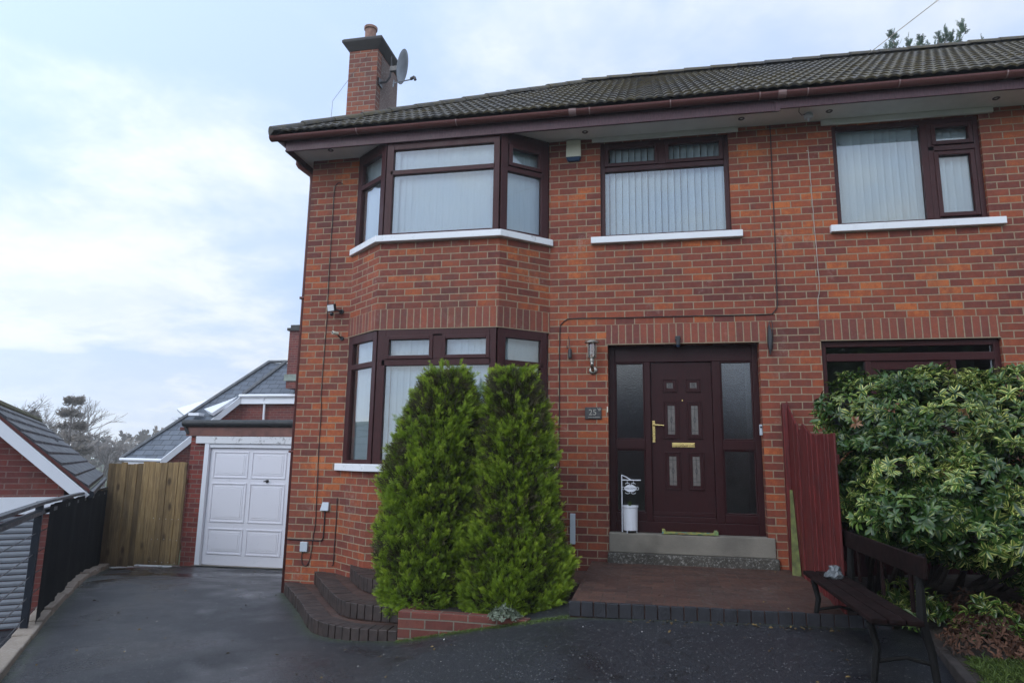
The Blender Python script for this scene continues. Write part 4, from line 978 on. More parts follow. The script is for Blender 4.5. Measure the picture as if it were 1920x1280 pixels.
for k in range(16):
    an = rs.uniform(0, 6.28); r1 = rs.uniform(0, .05); x, y = px_ + r1 * math.cos(an), py_ + r1 * math.sin(an); h = rs.uniform(.05, .12); dx, dy = rs.uniform(-.04, .04), rs.uniform(-.02, .02)
    mb.face([(x - .004, y, .61), (x + .004, y, .61), (x + dx * .4 + .004, y + dy * .4, .61 + h * .6), (x + dx * .4 - .004, y + dy * .4, .61 + h * .6)]); mb.face([(x + dx * .4 - .004, y + dy * .4, .61 + h * .6), (x + dx * .4 + .004, y + dy * .4, .61 + h * .6), (x + dx, y + dy, .61 + h)])
o = build('shoots', mb, M['bedgreen'], WS); setattr_f(o.data, 'tint', [.3] * len(o.data.vertices))
def m_mat():
    s = N('woven_mat'); o = s.obj()
    v = s.add('ShaderNodeTexVoronoi', {'Vector': s.add('ShaderNodeMapping', {'Vector': o, 'Scale': (1, 1.5, 1)}).outputs[0], 'Scale': 26.}).outputs['Color']
    c = s.ramp(s.add('ShaderNodeSeparateColor', {'Color': v}).outputs[0], [(0, (.04, .14, .14)), (.3, (.22, .23, .05)), (.55, (.30, .27, .07)), (.75, (.10, .17, .06)), (1, (.24, .13, .05))])
    return s.fin(c, .95, s.bump(s.noise(o, 90), .6, .004))
mb = MB(); nx, ny = 40, 6
for sd_ in (0, 1):
    for i in range(nx + 1):
        for j in range(ny + 1):
            x = 1.05 + .60 * i / nx; y = -.025 + .15 * j / ny
            z = .378 + .012 * abs(math.sin(i * .33)) * (1 - j / ny) + (.028 if (i < 3 or i > nx - 3) else 0) + .010 * (j == ny) - .012 * sd_ * 1
            if j == 0: z = .372 + .004 * (1 - sd_)
            mb.v.append((x, y - .004 * math.sin(i * .5), z))
W_ = (nx + 1) * (ny + 1)
for sd_ in (0, 1):
    for i in range(nx):
        for j in range(ny):
            a = sd_ * W_ + i * (ny + 1) + j; mb.f.append((a, a + ny + 1, a + ny + 2, a + 1))
tag(build('doormat', mb, m_mat(), loc=(1.35, .05, .37), smooth=True), 'narrow green and yellow woven doormat on the concrete step', 'doormat')

# ------------------------------------------------------------------ garage and side gate
G = thing('garage', 'flat-roofed brick garage with white panelled door behind the house corner', 'garage', (-6, 3, -.7))
mb = MB(); wall_open(mb, -7.165, -3.48, -1.4, 1.66, [(-6.86, -4.40, -1.4, 1.37, .12)], y=3.0)
mb.face([(-7.165, 9, -1.4), (-7.165, 3, -1.4), (-7.165, 3, 1.66), (-7.165, 9, 1.66)]); mb.face([(-3.48, 9, -1.4), (-7.165, 9, -1.4), (-7.165, 9, 1.66), (-3.48, 9, 1.66)])
build('wall', mb, M['brick_garage'], G)
build('fascia_board', MB().box((-7.25, 2.95, 1.50), (-3.48, 2.997, 1.66)), plain('red_brown_fascia', (.16, .062, .045), .5, .3), G, bevel=.004)
mb = MB().tube([(-7.30, 2.93, 1.725), (-3.48, 2.93, 1.735)], .062, 12).box((-7.28, 2.94, 1.66), (-3.48, 9.1, 1.74)); mb.tube([(-7.27, 2.93, 1.72), (-7.25, 2.945, 1.62), (-7.20, 2.96, 1.54)], .03, 8)
build('roof', mb, M['felt'], G)
build('gutter_end', MB().box((-7.42, 3.0, 1.60), (-7.26, 3.06, 1.66)), M['gutter'], G)
build('door_lintel', MB().box((-7.04, 2.955, 1.372), (-4.30, 3.01, 1.497)), M['white_flake'], G, bevel=.004)
build('door_frame', MB().box((-6.858, 2.965, -.74), (-6.77, 3.06, 1.37)).box((-6.77, 2.985, 1.30), (-4.49, 3.06, 1.37)).box((-4.49, 2.965, -.72), (-4.40, 3.06, 1.37)), M['white_up'], G, bevel=.004)
gd = MB(); gd.box((-6.762, 3.03, -.70), (-4.497, 3.06, 1.293))
for (a, b) in ((-6.69, -6.01), (-5.945, -5.275), (-5.21, -4.55)):
    for (c, e) in ((.775, 1.235), (.02, .69), (-.52, -.085)):
        for q, (dy, ins, ww) in enumerate(((3.018, 0, .022), (3.024, .055, .03))):
            a2, b2, c2, e2 = a + ins, b - ins, c + ins, e - ins
            gd.box((a2, dy, c2), (a2 + ww, 3.031, e2)); gd.box((b2 - ww, dy, c2), (b2, 3.031, e2)); gd.box((a2 + ww, dy, c2), (b2 - ww, 3.031, c2 + ww)); gd.box((a2 + ww, dy, e2 - ww), (b2 - ww, 3.031, e2))
        gd.box((a + .085, 3.021, c + .085), (b - .085, 3.031, e - .085))
gdo = build('garage_door', gd, M['gdoor'], G, bevel=.006)
build('handle', MB().lathe([(.03, 0), (.028, .012), (.012, .02), (.012, .05)], (-5.62, 3.03, .735), 14, axis=(0, -1, 0)).tube([(-5.66, 2.985, .73), (-5.58, 2.985, .75)], .010, 8), M['dark_metal'], gdo)
build('apron', MB().face([(-6.86, 2.85, gz(-6.8, 2.85) + .02), (-4.4, 2.85, gz(-4.4, 2.85) + .02), (-4.4, 3.3, -.70), (-6.86, 3.3, -.72)]), M['conc'], G)
GT = thing('side_gate', 'tall gate of weathered knotty vertical pine boards left of the garage', 'gate', (-7.95, 2.95, -.86))
mb = MB(); tint = []; x = -8.775; rs = random.Random(12)
bd = [.155, .125, .12, .13, .085, .12, .13, .12, .12, .13, .12, .10, .12]; k = 0
while x < -7.16:
    w_ = bd[k % len(bd)]; k += 1; x2 = min(x + w_, -7.155); zt = .995 + .04 * (x + 8.8) / 1.6 + rs.uniform(-.025, .02); lean = .0
    jy = rs.choice([0, .012]); n0 = len(mb.v)
    mb.box((x + .002, 2.93 + jy, gz(x, 2.95) + .02 + rs.uniform(0, .02)), (x2 - .002, 2.952 + jy, zt)); tint += [rs.random()] * (len(mb.v) - n0); x = x2
o = build('boards', mb, M['wood'], GT, bevel=.003); setattr_f(o.data, 'tint', tint)
mb = MB().box((-8.77, 2.97, -.45), (-7.17, 3.01, -.35)).box((-8.77, 2.97, .65), (-7.17, 3.01, .75)); o = build('rails', mb, M['wood'], GT); setattr_f(o.data, 'tint', [.4] * len(o.data.vertices))
nl = MB()
for z_ in (-.30, .05, -.68): 
    for q in range(5): nl.lathe([(.006, 0), (.004, .003)], (-7.72 + q * .125, 2.93, z_ + rs.uniform(-.01, .01)), 6, axis=(0, -1, 0))
build('nail_heads', nl, M['white_up'], GT)
pk = MB().box((-.34, -.03, 0), (.34, .03, .022), rotT((-7.53, 2.80, gz(-7.5, 2.8) + .012), 3, 0))
tag(build('loose_batten', pk, M['white_flake'], loc=(-7.53, 2.8, gz(-7.5, 2.8)), bevel=.004), 'white painted batten lying on the tarmac at the foot of the wooden gate', 'batten')

# ------------------------------------------------------------------ railing on the left edge
dr = Vector((-.607, .794, 0)); bs = Vector((-4.68, -2.43, 0))
RL = thing('metal_railing', 'dark metal railing with wires and black windbreak along the left of the drive', 'railing', tuple(bs + Vector((0, 0, -.5))))
def rp(s_, z): p = bs + dr * s_; return (p.x, p.y, z)
def topz(s_): return .685 - .018 * max(0, s_)
for s_ in (-5.1, -2.55, 0, 1.72, 3.6, 5.4, 6.45):
    p = bs + dr * s_; b_ = gz(*p.xy) - .6
    T = lambda x, y, z, p=p: tuple(p + dr * y + Vector((.794, .607, 0)) * x + Vector((0, 0, z)))
    build('post', MB().box((-.03, -.03, b_), (.03, .03, topz(s_) + .01), T), M['railing'], RL, bevel=.004)
T = lambda x, y, z: tuple(bs + dr * y + Vector((.794, .607, 0)) * x + Vector((0, 0, z + topz(y))))
mb = MB()
for a, b in ((-5.3, 0), (0, 3.3), (3.3, 6.6)): mb.box((-.012, a, -.016), (.05, b, .012), T).box((-.02, a, -.105), (.045, b, -.068), T)
build('handrail', mb, M['railing'], RL)
build('smoked_strip', MB().box((.008, -5.3, -.07), (.012, 6.5, -.016), T), M['glass_dark'], RL)
mb = MB()
for dz in (.28, .47, .665, .85, 1.03): mb.tube([rp(-5.3, topz(-5) - dz), rp(0, topz(0) - dz), rp(1.75, topz(1.75) - dz)], .0045, 5)
build('wires', mb, M['dark_metal'], RL)
mb = MB(); ns_ = 40
for k in range(ns_ + 1):
    s_ = .10 + (6.5 - .10) * k / ns_; bu = .012 * math.sin(s_ * 7) + .01 * math.sin(s_ * 17)
    for z in (gz(*(bs + dr * s_).xy) - .02, (gz(*(bs + dr * s_).xy) + topz(s_)) / 2, topz(s_) - .03):
        p = bs + dr * s_ + Vector((.794, .607, 0)) * (.052 + bu); mb.v.append((p.x, p.y, z))
for k in range(ns_):
    for q in range(2): a = k * 3 + q; mb.f.append((a, a + 3, a + 4, a + 1))
build('windbreak', mb, M['screen'], RL, smooth=True)

# ------------------------------------------------------------------ neighbour's garage (left), turned like the drive
fa = Vector((.758, .652, 0)); ra = Vector((-.652, .758, 0)); O = Vector((-6.50, .08, 0))
def LT_(a, b, z): p = O + fa * a + ra * b; return (p.x, p.y, z)
NG = thing('neighbour_garage', "neighbour's low brick garage with grey tiled gable roof and white roller shutter", 'garage', tuple(O + Vector((0, 0, -1.07))))
EZ, RZ, HW, LEN = .63, 1.80, 1.335, 7.1
mb = MB(); x0, x1 = -2 * HW + .28, -.28
mb.face([LT_(x0, .15, -1.4), LT_(x1, .15, -1.4), LT_(x1, .15, EZ + .1), LT_(-HW, .15, RZ - .1), LT_(x0, .15, EZ + .1)])
mb.face([LT_(x1, LEN - .1, -1.4), LT_(x1, LEN - .1, .7), LT_(x1, .15, .7), LT_(x1, .15, -1.4)]); mb.face([LT_(x0, .15, -1.4), LT_(x0, .15, .7), LT_(x0, LEN - .1, .7), LT_(x0, LEN - .1, -1.4)])
mb.face([LT_(x0, LEN - .1, -1.4), LT_(x0, LEN - .1, EZ), LT_(-HW, LEN - .1, RZ - .1), LT_(x1, LEN - .1, EZ), LT_(x1, LEN - .1, -1.4)])
build('wall', mb, M['brick_far'], NG)
mb = MB(); slp = (RZ - EZ) / HW; SLn = math.hypot(RZ - EZ, HW); nc = 8
for sd_ in (1, -1):
    for k in range(nc):
        a0_, a1_ = k / nc, (k + 1) / nc + .02
        for b_ in range(1):
            def Q(fr_, b, lift): a = (-HW + HW * (1 - fr_)) if sd_ > 0 else (-HW - HW * (1 - fr_)); return LT_(a, b, EZ + .04 + (RZ - EZ) * fr_ + lift)
            p = [Q(a0_, -.02, .06), Q(a0_, LEN, .06), Q(a1_, LEN, .02), Q(a1_, -.02, .02)]
            lo_ = [Q(a0_, -.02, .0), Q(a0_, LEN, .0), Q(a1_, LEN, -.02), Q(a1_, -.02, -.02)]
            i = len(mb.v); mb.v += p + lo_; 
            mb.f += [(i, i + 1, i + 2, i + 3) if sd_ < 0 else (i + 3, i + 2, i + 1, i), (i, i + 4, i + 5, i + 1), (i + 3, i, i + 4, i + 7), (i + 2, i + 1, i + 5, i + 6)]
rf = build('roof', mb, M['flat_tile'], NG, fix=False)
mb = MB().tube([LT_(-HW, -.02, RZ + .05), LT_(-HW, LEN, RZ + .05)], .075, 8); M['moss_cap'] = plain('mossy_ridge', (.10, .095, .04), .95, .5, 9)
build('ridge_tiles', mb, M['moss_cap'], rf)
build('roof_vent', MB().box((-.03, -.03, 0), (.03, .03, .10), lambda x, y, z: LT_(-.78 + x, 4.6 + y, 1.28 + z)).lathe([(.05, .10), (.02, .15)], LT_(-.78, 4.6, 1.28), 8), M['dark_metal'], rf)
mb = MB()
for sd_ in (1, -1):
    f_ = lambda t_, z: LT_(-HW + sd_ * HW * (1 - t_), -.035, EZ + (RZ - EZ) * t_ + z)
    g_ = lambda t_, z: LT_(-HW + sd_ * HW * (1 - t_), .145, EZ + (RZ - EZ) * t_ + z)
    P = [f_(-.02, -.0), f_(1, -.0), f_(1, -.19), f_(.06, -.19)]; Q_ = [g_(-.02, -.0), g_(1, -.0), g_(1, -.19), g_(.06, -.19)]
    i = len(mb.v); mb.v += P + Q_; mb.f += [(i, i + 1, i + 2, i + 3), (i + 4, i + 7, i + 6, i + 5), (i + 3, i + 2, i + 6, i + 7), (i, i + 3, i + 7, i + 4), (i, i + 4, i + 5, i + 1)]
build('barge_board', mb, M['white_up'], NG, fix=True)
build('verge_undercloak', MB().slab([LT_(.02, -.03, EZ + .045), LT_(-HW, -.03, RZ + .045), LT_(-HW, -.02, RZ - .0), LT_(.02, -.02, EZ - .0)], .01), M['gutter'], NG)
build('fascia_band', MB().box((x0 - .05, .09, .36), (x1 + .02, .16, .575), LT_), M['white_up'], NG)
sh = MB()
for k in range(19): z0 = -1.06 + k * .0735; sh.prism([(0, 0), (-.012, .012), (-.016, .036), (-.010, .060), (0, .068)][::-1], x0 + .22, x1 - .25, lambda y, z, x, z0=z0: LT_(x, .135 + y, z0 + z))
build('roller_shutter', sh, M['shutter'], NG, fix=True)
build('gutter', MB().tube([LT_(.03, .0, EZ - .02), LT_(.03, LEN, EZ - .02)], .05, 8), M['railing'], NG)

# ------------------------------------------------------------------ house beyond
FH = thing('distant_house', 'red brick house with grey slate roof and white barge boards beyond the garage', 'house', (-11, 11, -1.4))
E1, E2, T1, T2, V = Vector((-13.8, 9, 1.04)), Vector((-12.5, 9, 1.03)), Vector((-11.24, 12, 4.19)), Vector((-10.665, 12, 4.16)), Vector((-11.43, 10.9, 2.98))
build('roof_slope', MB().slab([E1, E2, V, T2, T1], .06), M['slate'], FH)
build('roof_slope', MB().slab([V + Vector((0, 0, .0)), Vector((-6.5, 10.9, 2.98)), Vector((-6.5, 12.0, 4.16)), T2], .06), M['slate'], FH)
build('roof_slope', MB().slab([E1 + Vector((-.1, .2, 0)), T1, Vector((-11.24, 13.6, 4.19)), Vector((-15.4, 13.6, 1.0))], .05), M['slate'], FH)
mb = MB(); mb.face([(-12.5, 9.12, -1.4), (-11.43, 11.0, -1.4), (-11.43, 11.0, 2.95), (-12.5, 9.12, .98)]); mb.face([(-13.7, 9.12, -1.4), (-12.5, 9.12, -1.4), (-12.5, 9.12, .98), (-13.7, 9.12, .98)])
mb.face([(-11.43, 11.0, -1.4), (-6.5, 11.0, -1.4), (-6.5, 11.0, 2.95), (-11.43, 11.0, 2.95)]); mb.face([(-15.3, 13.5, -1.4), (-13.7, 9.12, -1.4), (-13.7, 9.12, .98), (-15.3, 13.5, .98)])
mb.face([(-6.5, 13.5, -1.4), (-15.3, 13.5, -1.4), (-15.3, 13.5, 1), (-11.2, 13.5, 4.1), (-6.5, 13.5, 4.1)])
build('wall', mb, M['brick_far'], FH)
def beam(a, b, w_, h_, dn=0): # box beam between two points, hanging below the line
    a, b = Vector(a), Vector(b); d = (b - a); s_ = Vector((d.y, -d.x, 0)).normalized() * w_; dz = Vector((0, 0, -h_)); mb = MB(); P = [a, b, b + s_, a + s_]; i = 0
    mb.v = [tuple(p) for p in P] + [tuple(p + dz) for p in P]; mb.f = [(0, 1, 2, 3), (7, 6, 5, 4), (0, 4, 5, 1), (1, 5, 6, 2), (2, 6, 7, 3), (3, 7, 4, 0)]; return mb
build('barge_board', beam(E2 + Vector((.0, -.04, .02)), V + Vector((0, -.04, .02)), .05, .22), M['white_up'], FH, fix=True)
build('fascia_board', beam(V + Vector((0, -.02, .0)), (-6.5, 10.88, 2.98), .04, .22), M['white_up'], FH, fix=True)
build('fascia_board', beam(E1 + Vector((0.1, .06, -.06)), E2 + Vector((-.1, .06, -.06)), .04, .12), M['white_up'], FH, fix=True)
build('gutter', MB().tube([V + Vector((.0, -.1, .02)), (-6.5, 10.8, 3.0)], .05, 8), M['white_up'], FH); build('gutter', MB().tube([E1 + Vector((0, -.03, .0)), E2 + Vector((0.05, -.03, 0))], .045, 8), M['white_up'], FH)
build('downpipe', MB().tube([(-10.62, 10.82, 2.98), (-10.62, 10.9, 2.75), (-10.62, 10.93, 1.4)], .035, 8), M['white_up'], FH)
build('hip_tiles', MB().tube([E1 + Vector((0, 0, .03)), T1 + Vector((0, 0, .04))], .06, 6).tube([V + Vector((0, 0, .03)), T2 + Vector((0, 0, .05))], .06, 6).tube([T1 + Vector((0, 0, .04)), (-6.5, 12, 4.22)], .05, 6), M['lead'], FH)
dm = MB(); dm.slab([(-12.55, 10.6, 2.62), (-11.75, 10.0, 2.42), (-11.55, 10.9, 3.0)], .1); dm.slab([(-13.65, 10.9, 2.62), (-12.85, 10.3, 2.35), (-12.4, 11.4, 3.1)], .1)
dm.box((-12.5, 9.95, 2.34), (-12.15, 10.2, 2.42)); dm.box((-13.5, 10.5, 2.25), (-13.25, 10.7, 2.33))
build('dormer_cheek', dm, M['white_up'], FH)
C2 = build('chimney', MB().box((-9.78, 10.6, 3.2), (-8.9, 11.1, 4.95)), M['brick_far'], FH)
build('chimney_cap', MB().box((-9.84, 10.54, 4.95), (-8.84, 11.16, 5.03)).box((-9.76, 10.6, 5.03), (-8.92, 11.1, 5.13)), M['stucco'], C2)
build('chimney_pot', MB().lathe([(.11, 5.12), (.11, 5.33)], (-9.45, 10.85, 0), 12), M['railing'], C2)
build('lead_flashing', MB().box((-9.84, 10.56, 3.42), (-8.9, 10.6, 3.62)), plain('pale_flashing', (.22, .26, .22), .6, .3), C2)

# red fence between the two halves ---------------------------------------
RF = thing('red_fence', 'dark red stained board fence between the two front doors', 'fence', (2.42, -.9, -.05))
mb = MB(); y = -.01; rs = random.Random(2); k = 0
tops = [1.83, 1.75, 1.70, 1.63, 1.56, 1.50, 1.53, 1.55, 1.52, 1.47, 1.44, 1.43, 1.42, 1.41, 1.41, 1.41, 1.405, 1.40, 1.40, 1.40]
while y > -1.93:
    w_ = .102; zt = tops[min(k, len(tops) - 1)]; zt2 = tops[min(k + 1, len(tops) - 1)]
    if k in (4, 5, 6): zt2 = zt
    jx = rs.choice([0, .006, .013]); X0, X1 = 2.415 + jx, 2.433 + jx
    y2 = y - w_ + .007; mb.v += [(X0, y, -.03), (X0, y2, -.03), (X1, y2, -.03), (X1, y, -.03), (X0, y, zt), (X0, y2, zt2), (X1, y2, zt2), (X1, y, zt)]; i = len(mb.v) - 8
    mb.f += [(i + q[0], i + q[1], i + q[2], i + q[3]) for q in ((0, 3, 2, 1), (4, 5, 6, 7), (0, 1, 5, 4), (1, 2, 6, 5), (2, 3, 7, 6), (3, 0, 4, 7))]
    y -= w_; k += 1
build('boards', mb, M['redboard'], RF, bevel=.004, fix=True)
build('post', MB().box((2.36, -.10, -.05), (2.412, -.005, 1.80)), M['redboard'], RF, bevel=.004)
for z in (.3, 1.15): build('rail', MB().box((2.442, -1.84, z), (2.48, -.01, z + .08)), M['redboard'], RF)
T = rotT((2.40, -.20, -.03), 0, 0)
mb = MB(); mb.v = [(2.33, -.33, -.01), (2.41, -.38, -.01), (2.41, -.28, -.01), (2.35, -.24, -.01), (2.385, -.13, .88), (2.41, -.15, .88), (2.41, -.12, .88), (2.39, -.11, .88)]
mb.f = [(0, 3, 2, 1), (4, 5, 6, 7), (0, 1, 5, 4), (1, 2, 6, 5), (2, 3, 7, 6), (3, 0, 4, 7)]
build('algae_batten', mb, M['algae'], RF, fix=True)

# bench --------------------------------------------------------------------
BN = thing('garden_bench', 'shade-darkened weathered garden bench standing under the variegated shrub', 'bench', (2.4, -2.65, -.1))
for k, x in enumerate((2.165, 2.26, 2.355)):
    build('seat_slat', MB().box((x, -3.58, .252), (x + .088, -1.74, .284)), M['bench'], BN, bevel=.008)
def bg_(x, y): return gz(x, y)
for y in (-3.42, -1.95):
    mb = MB(); mb.tube([(2.51, y, .63), (2.485, y, .45), (2.48, y, .26), (2.52, y, .08), (2.54, y, bg_(2.5, y))], [.02, .024, .028, .024, .02], 8)
    mb.tube([(2.48, y, .25), (2.33, y, .238), (2.19, y, .235)], .02, 8); mb.tube([(2.20, y, .24), (2.23, y, .1), (2.19, y, bg_(2.2, y))], [.022, .022, .018], 8); mb.tube([(2.22, y, .02), (2.38, y, .05), (2.52, y, .02)], .012, 6)
    build('leg_frame', mb, M['bench_iron'], BN)
for z0, z1 in ((.50, .625),): build('back_rail', MB().box((2.465, -3.56, z0), (2.49, -1.76, z1)), M['bench'], BN, bevel=.008)
for y in (-3.3, -2.75, -2.2): build('back_slat', MB().box((2.47, y - .02, .28), (2.488, y + .02, .54)), M['bench'], BN, bevel=.005)
mb = MB(); n0 = 14; rs = random.Random(9)
for j, (h_, rr) in enumerate(((0, .05), (.015, .065), (.035, .06), (.06, .045), (.085, .042), (.09, .034), (.06, .026))):
    for k in range(n0): th = 2 * math.pi * k / n0; q = rr * (1 + rs.uniform(-.24, .24)); mb.v.append((2.32 + q * math.cos(th), -2.12 + q * math.sin(th), .286 + h_ + rs.uniform(-.006, .006) * (j > 0)))
for j in range(6):
    for k in range(n0): mb.f.append((j * n0 + k, j * n0 + (k + 1) % n0, (j + 1) * n0 + (k + 1) % n0, (j + 1) * n0 + k))
mb.f.append(tuple(range(n0))[::-1])
pm = N('crumpled_clear_plastic'); pm.fin((.22, .24, .25), .25, pm.bump(pm.noise(pm.obj(), 40, 4), .9, .01), Transmission_Weight=.55)
tag(build('plastic_bag', mb, pm.m, loc=(2.32, -2.12, .286)), 'crumpled clear plastic bag on the far end of the bench', 'plastic bag')
#PART4
# ------------------------------------------------------------------ vegetation
def instmesh(name, tv, tf, pos, ax, side, nrm, size, mat, parent=None, attrs=None, uv=None, loc=(0, 0, 0)):
    """stamp template (tv,tf) at every pos with frame (side, ax, nrm); attrs: name -> (ninst x nvert)"""
    tv = np.asarray(tv, float); n = len(pos); k = len(tv)
    V_ = pos[:, None, :] + size[:, None, None] * (tv[None, :, 0:1] * side[:, None, :] + tv[None, :, 1:2] * ax[:, None, :] + tv[None, :, 2:3] * nrm[:, None, :])
    off = np.array(wpos(parent)) if parent is not None else np.array(loc)
    V_ = (V_ - off).reshape(-1, 3)
    fl = np.array([len(f) for f in tf]); ff = np.concatenate([np.array(f) for f in tf])
    loops = (ff[None, :] + (np.arange(n) * k)[:, None]).ravel(); tot = np.tile(fl, n); st = np.concatenate([[0], np.cumsum(tot)[:-1]])
    me = bpy.data.meshes.new(name); me.vertices.add(len(V_)); me.vertices.foreach_set('co', V_.ravel().astype(np.float32))
    me.loops.add(len(loops)); me.loops.foreach_set('vertex_index', loops.astype(np.int32))
    me.polygons.add(len(tot)); me.polygons.foreach_set('loop_start', st.astype(np.int32)); me.polygons.foreach_set('loop_total', tot.astype(np.int32))
    me.update(calc_edges=True); me.validate()
    if uv is not None:
        ul = me.uv_layers.new(name='UVMap'); u_ = np.asarray(uv, float)[ff]; ul.data.foreach_set('uv', np.tile(u_, (n, 1)).ravel().astype(np.float32))
    for a, val in (attrs or {}).items(): setattr_f(me, a, np.clip(val, 0, 1).ravel())
    me.materials.append(mat); o = bpy.data.objects.new(name, me); COL.objects.link(o)
    if parent is not None: o.parent = parent
    else: o.location = loc
    return o
def norm(a): return a / np.maximum(1e-9, np.linalg.norm(a, axis=-1, keepdims=True))
def frames(ax, up_rand=1.):
    ax = norm(ax); rv = RNG.normal(size=ax.shape); s_ = norm(np.cross(ax, rv)); return ax, s_, norm(np.cross(s_, ax))
def fan_template(nb=8, wid=.030, spread=.62):
    tv, tf, yy = [], [], []
    def rhomb(a, b, w_, bend):
        a, b = np.array(a), np.array(b); d = b - a; p = np.array([d[1], -d[0], 0]); p = p / np.linalg.norm(p) * w_; m_ = a + d * .45; i = len(tv)
        tv.extend([a, m_ - p + [0, 0, bend], b, m_ + p + [0, 0, bend]]); tf.append((i, i + 1, i + 2, i + 3)); yy.extend([a[1], m_[1], b[1], m_[1]])
    rhomb((0, 0, 0), (0, 1, .02), wid, 0)
    for k in range(nb):
        y = .12 + .72 * k / nb; L = .48 * (1 - .55 * y); s_ = 1 if k % 2 else -1
        rhomb((0, y, 0), (s_ * L * spread, y + L * .85, .06 * s_), wid * .8, .02)
        rhomb((s_ * L * spread * .5, y + L * .42, .03 * s_), (s_ * L * spread * .55, y + L * .95, .05), wid * .65, .01)
    return tv, tf, np.array(yy)
def conifer(name, label, cx, cy, prof, n, seed, group):
    root = thing(name, label, 'conifer', (cx, cy, -.22), group)
    rg = np.random.default_rng(seed); prof = np.array(prof)
    zz = rg.uniform(prof[0, 0], prof[-1, 0], n * 3); rr = np.interp(zz, prof[:, 0], prof[:, 1]); keep = rg.random(n * 3) < (rr + .06) / (prof[:, 1].max() + .06); zz, rr = zz[keep][:n], rr[keep][:n]
    th = rg.uniform(0, 2 * np.pi, len(zz))
    lump = np.array([mnoise.noise(Vector((math.cos(t_) * 1.7 + seed, math.sin(t_) * 1.7, z * 2.6))) * .24 + mnoise.noise(Vector((math.cos(t_) * 4.5 + seed, math.sin(t_) * 4.5, z * 6))) * .17 + mnoise.noise(Vector((math.cos(t_) * 11 + seed, math.sin(t_) * 11, z * 14))) * .09 for t_, z in zip(th, zz)])
    dep = 1 - np.abs(rg.normal(0, .09, len(zz))); r_ = rr * (dep + lump) + rg.normal(0, .012, len(zz))
    out = np.stack([np.cos(th), np.sin(th), np.zeros_like(th)], 1)
    pos = np.stack([cx + r_ * np.cos(th) + np.interp(zz, prof[:, 0], prof[:, 2]), cy + r_ * .95 * np.sin(th) - .14 * np.clip((.15 - zz) / .4, 0, 1), zz], 1)
    slope = np.gradient(np.interp(zz, prof[:, 0], prof[:, 1])) * 0
    ax = out * rg.uniform(.35, .95, len(zz))[:, None] + np.array([0, 0, 1.]) * rg.uniform(.45, 1.0, len(zz))[:, None] + rg.normal(0, .28, (len(zz), 3))
    low = zz < prof[0, 0] + .25; ax[low, 2] *= .25
    ax, s_, n_ = frames(ax); size = rg.uniform(.055, .095, len(zz)) * (1 + lump)
    tv, tf, yy = fan_template(7, .030)
    base = rg.normal(.33, .16, len(zz)) + lump * .9  # hollows darker, bulges lighter: shadow depth put into the tint
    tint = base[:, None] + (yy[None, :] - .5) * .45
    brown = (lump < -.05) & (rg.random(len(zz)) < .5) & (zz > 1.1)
    # feathery plumes: many sprays gathered along a rising shoot
    npl = 760; zp = rg.uniform(prof[0, 0] + .02, prof[-1, 0] - .02, npl * 2); rp_ = np.interp(zp, prof[:, 0], prof[:, 1]); kp = rg.random(npl * 2) < (rp_ + .05) / (prof[:, 1].max() + .05); zp, rp_ = zp[kp][:npl], rp_[kp][:npl]
    tp = rg.uniform(0, 6.283, len(zp)); ap = norm(np.stack([np.cos(tp) * .75, np.sin(tp) * .75, rg.uniform(.45, 1.1, len(zp))], 1) + rg.normal(0, .18, (len(zp), 3))); ap[zp < prof[0, 0] + .2, 2] -= .6
    lp = rg.uniform(.10, .22, len(zp)); q0 = np.stack([cx + rp_ * .93 * np.cos(tp) + np.interp(zp, prof[:, 0], prof[:, 2]), cy + rp_ * .9 * np.sin(tp) - .14 * np.clip((.15 - zp) / .4, 0, 1), zp], 1) + np.stack([np.cos(tp), np.sin(tp), tp * 0], 1) * np.array([mnoise.noise(Vector((math.cos(t_) * 1.7 + seed, math.sin(t_) * 1.7, z * 2.6))) * .24 * r__ + mnoise.noise(Vector((math.cos(t_) * 5 + seed, math.sin(t_) * 5, z * 7))) * .07 for t_, z, r__ in zip(tp, zp, rp_)])[:, None]; hue = rg.normal(0, .13, len(zp))
    ns_ = 34; ii = np.repeat(np.arange(len(zp)), ns_); uu = rg.random(len(ii)); pp = q0[ii] + ap[ii] * (lp[ii] * (uu - .25))[:, None] + rg.normal(0, 1, (len(ii), 3)) * (.027 * (1.1 - uu))[:, None]
    pax, ps, pn = frames(ap[ii] + rg.normal(0, .34, (len(ii), 3)) + np.array([0, 0, .1])); psz = rg.uniform(.040, .072, len(ii)) * (1.15 - .4 * uu)
    instmesh('foliage_plumes', tv, tf, pp, pax, ps, pn, psz, M['thuja'], root, {'tint': (.30 + .46 * uu + hue[ii])[:, None] + (yy[None, :] - .5) * .45})  # new-growth tips; shadow depth and highlights are also put into the tint
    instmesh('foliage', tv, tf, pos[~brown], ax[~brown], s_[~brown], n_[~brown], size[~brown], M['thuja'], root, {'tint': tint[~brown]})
    # inner dead twigs and brown sprays close the heart of the bush
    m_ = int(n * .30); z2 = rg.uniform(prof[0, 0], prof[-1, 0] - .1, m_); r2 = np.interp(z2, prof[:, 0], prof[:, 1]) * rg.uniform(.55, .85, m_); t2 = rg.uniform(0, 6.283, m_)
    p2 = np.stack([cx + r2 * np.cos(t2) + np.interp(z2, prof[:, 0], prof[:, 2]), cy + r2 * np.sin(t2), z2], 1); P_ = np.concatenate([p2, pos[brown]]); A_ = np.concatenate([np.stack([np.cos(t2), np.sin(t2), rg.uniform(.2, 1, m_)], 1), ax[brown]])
    A_, S_, N_ = frames(A_ + rg.normal(0, .3, A_.shape)); sz = np.concatenate([rg.uniform(.12, .2, m_), size[brown] * .9])
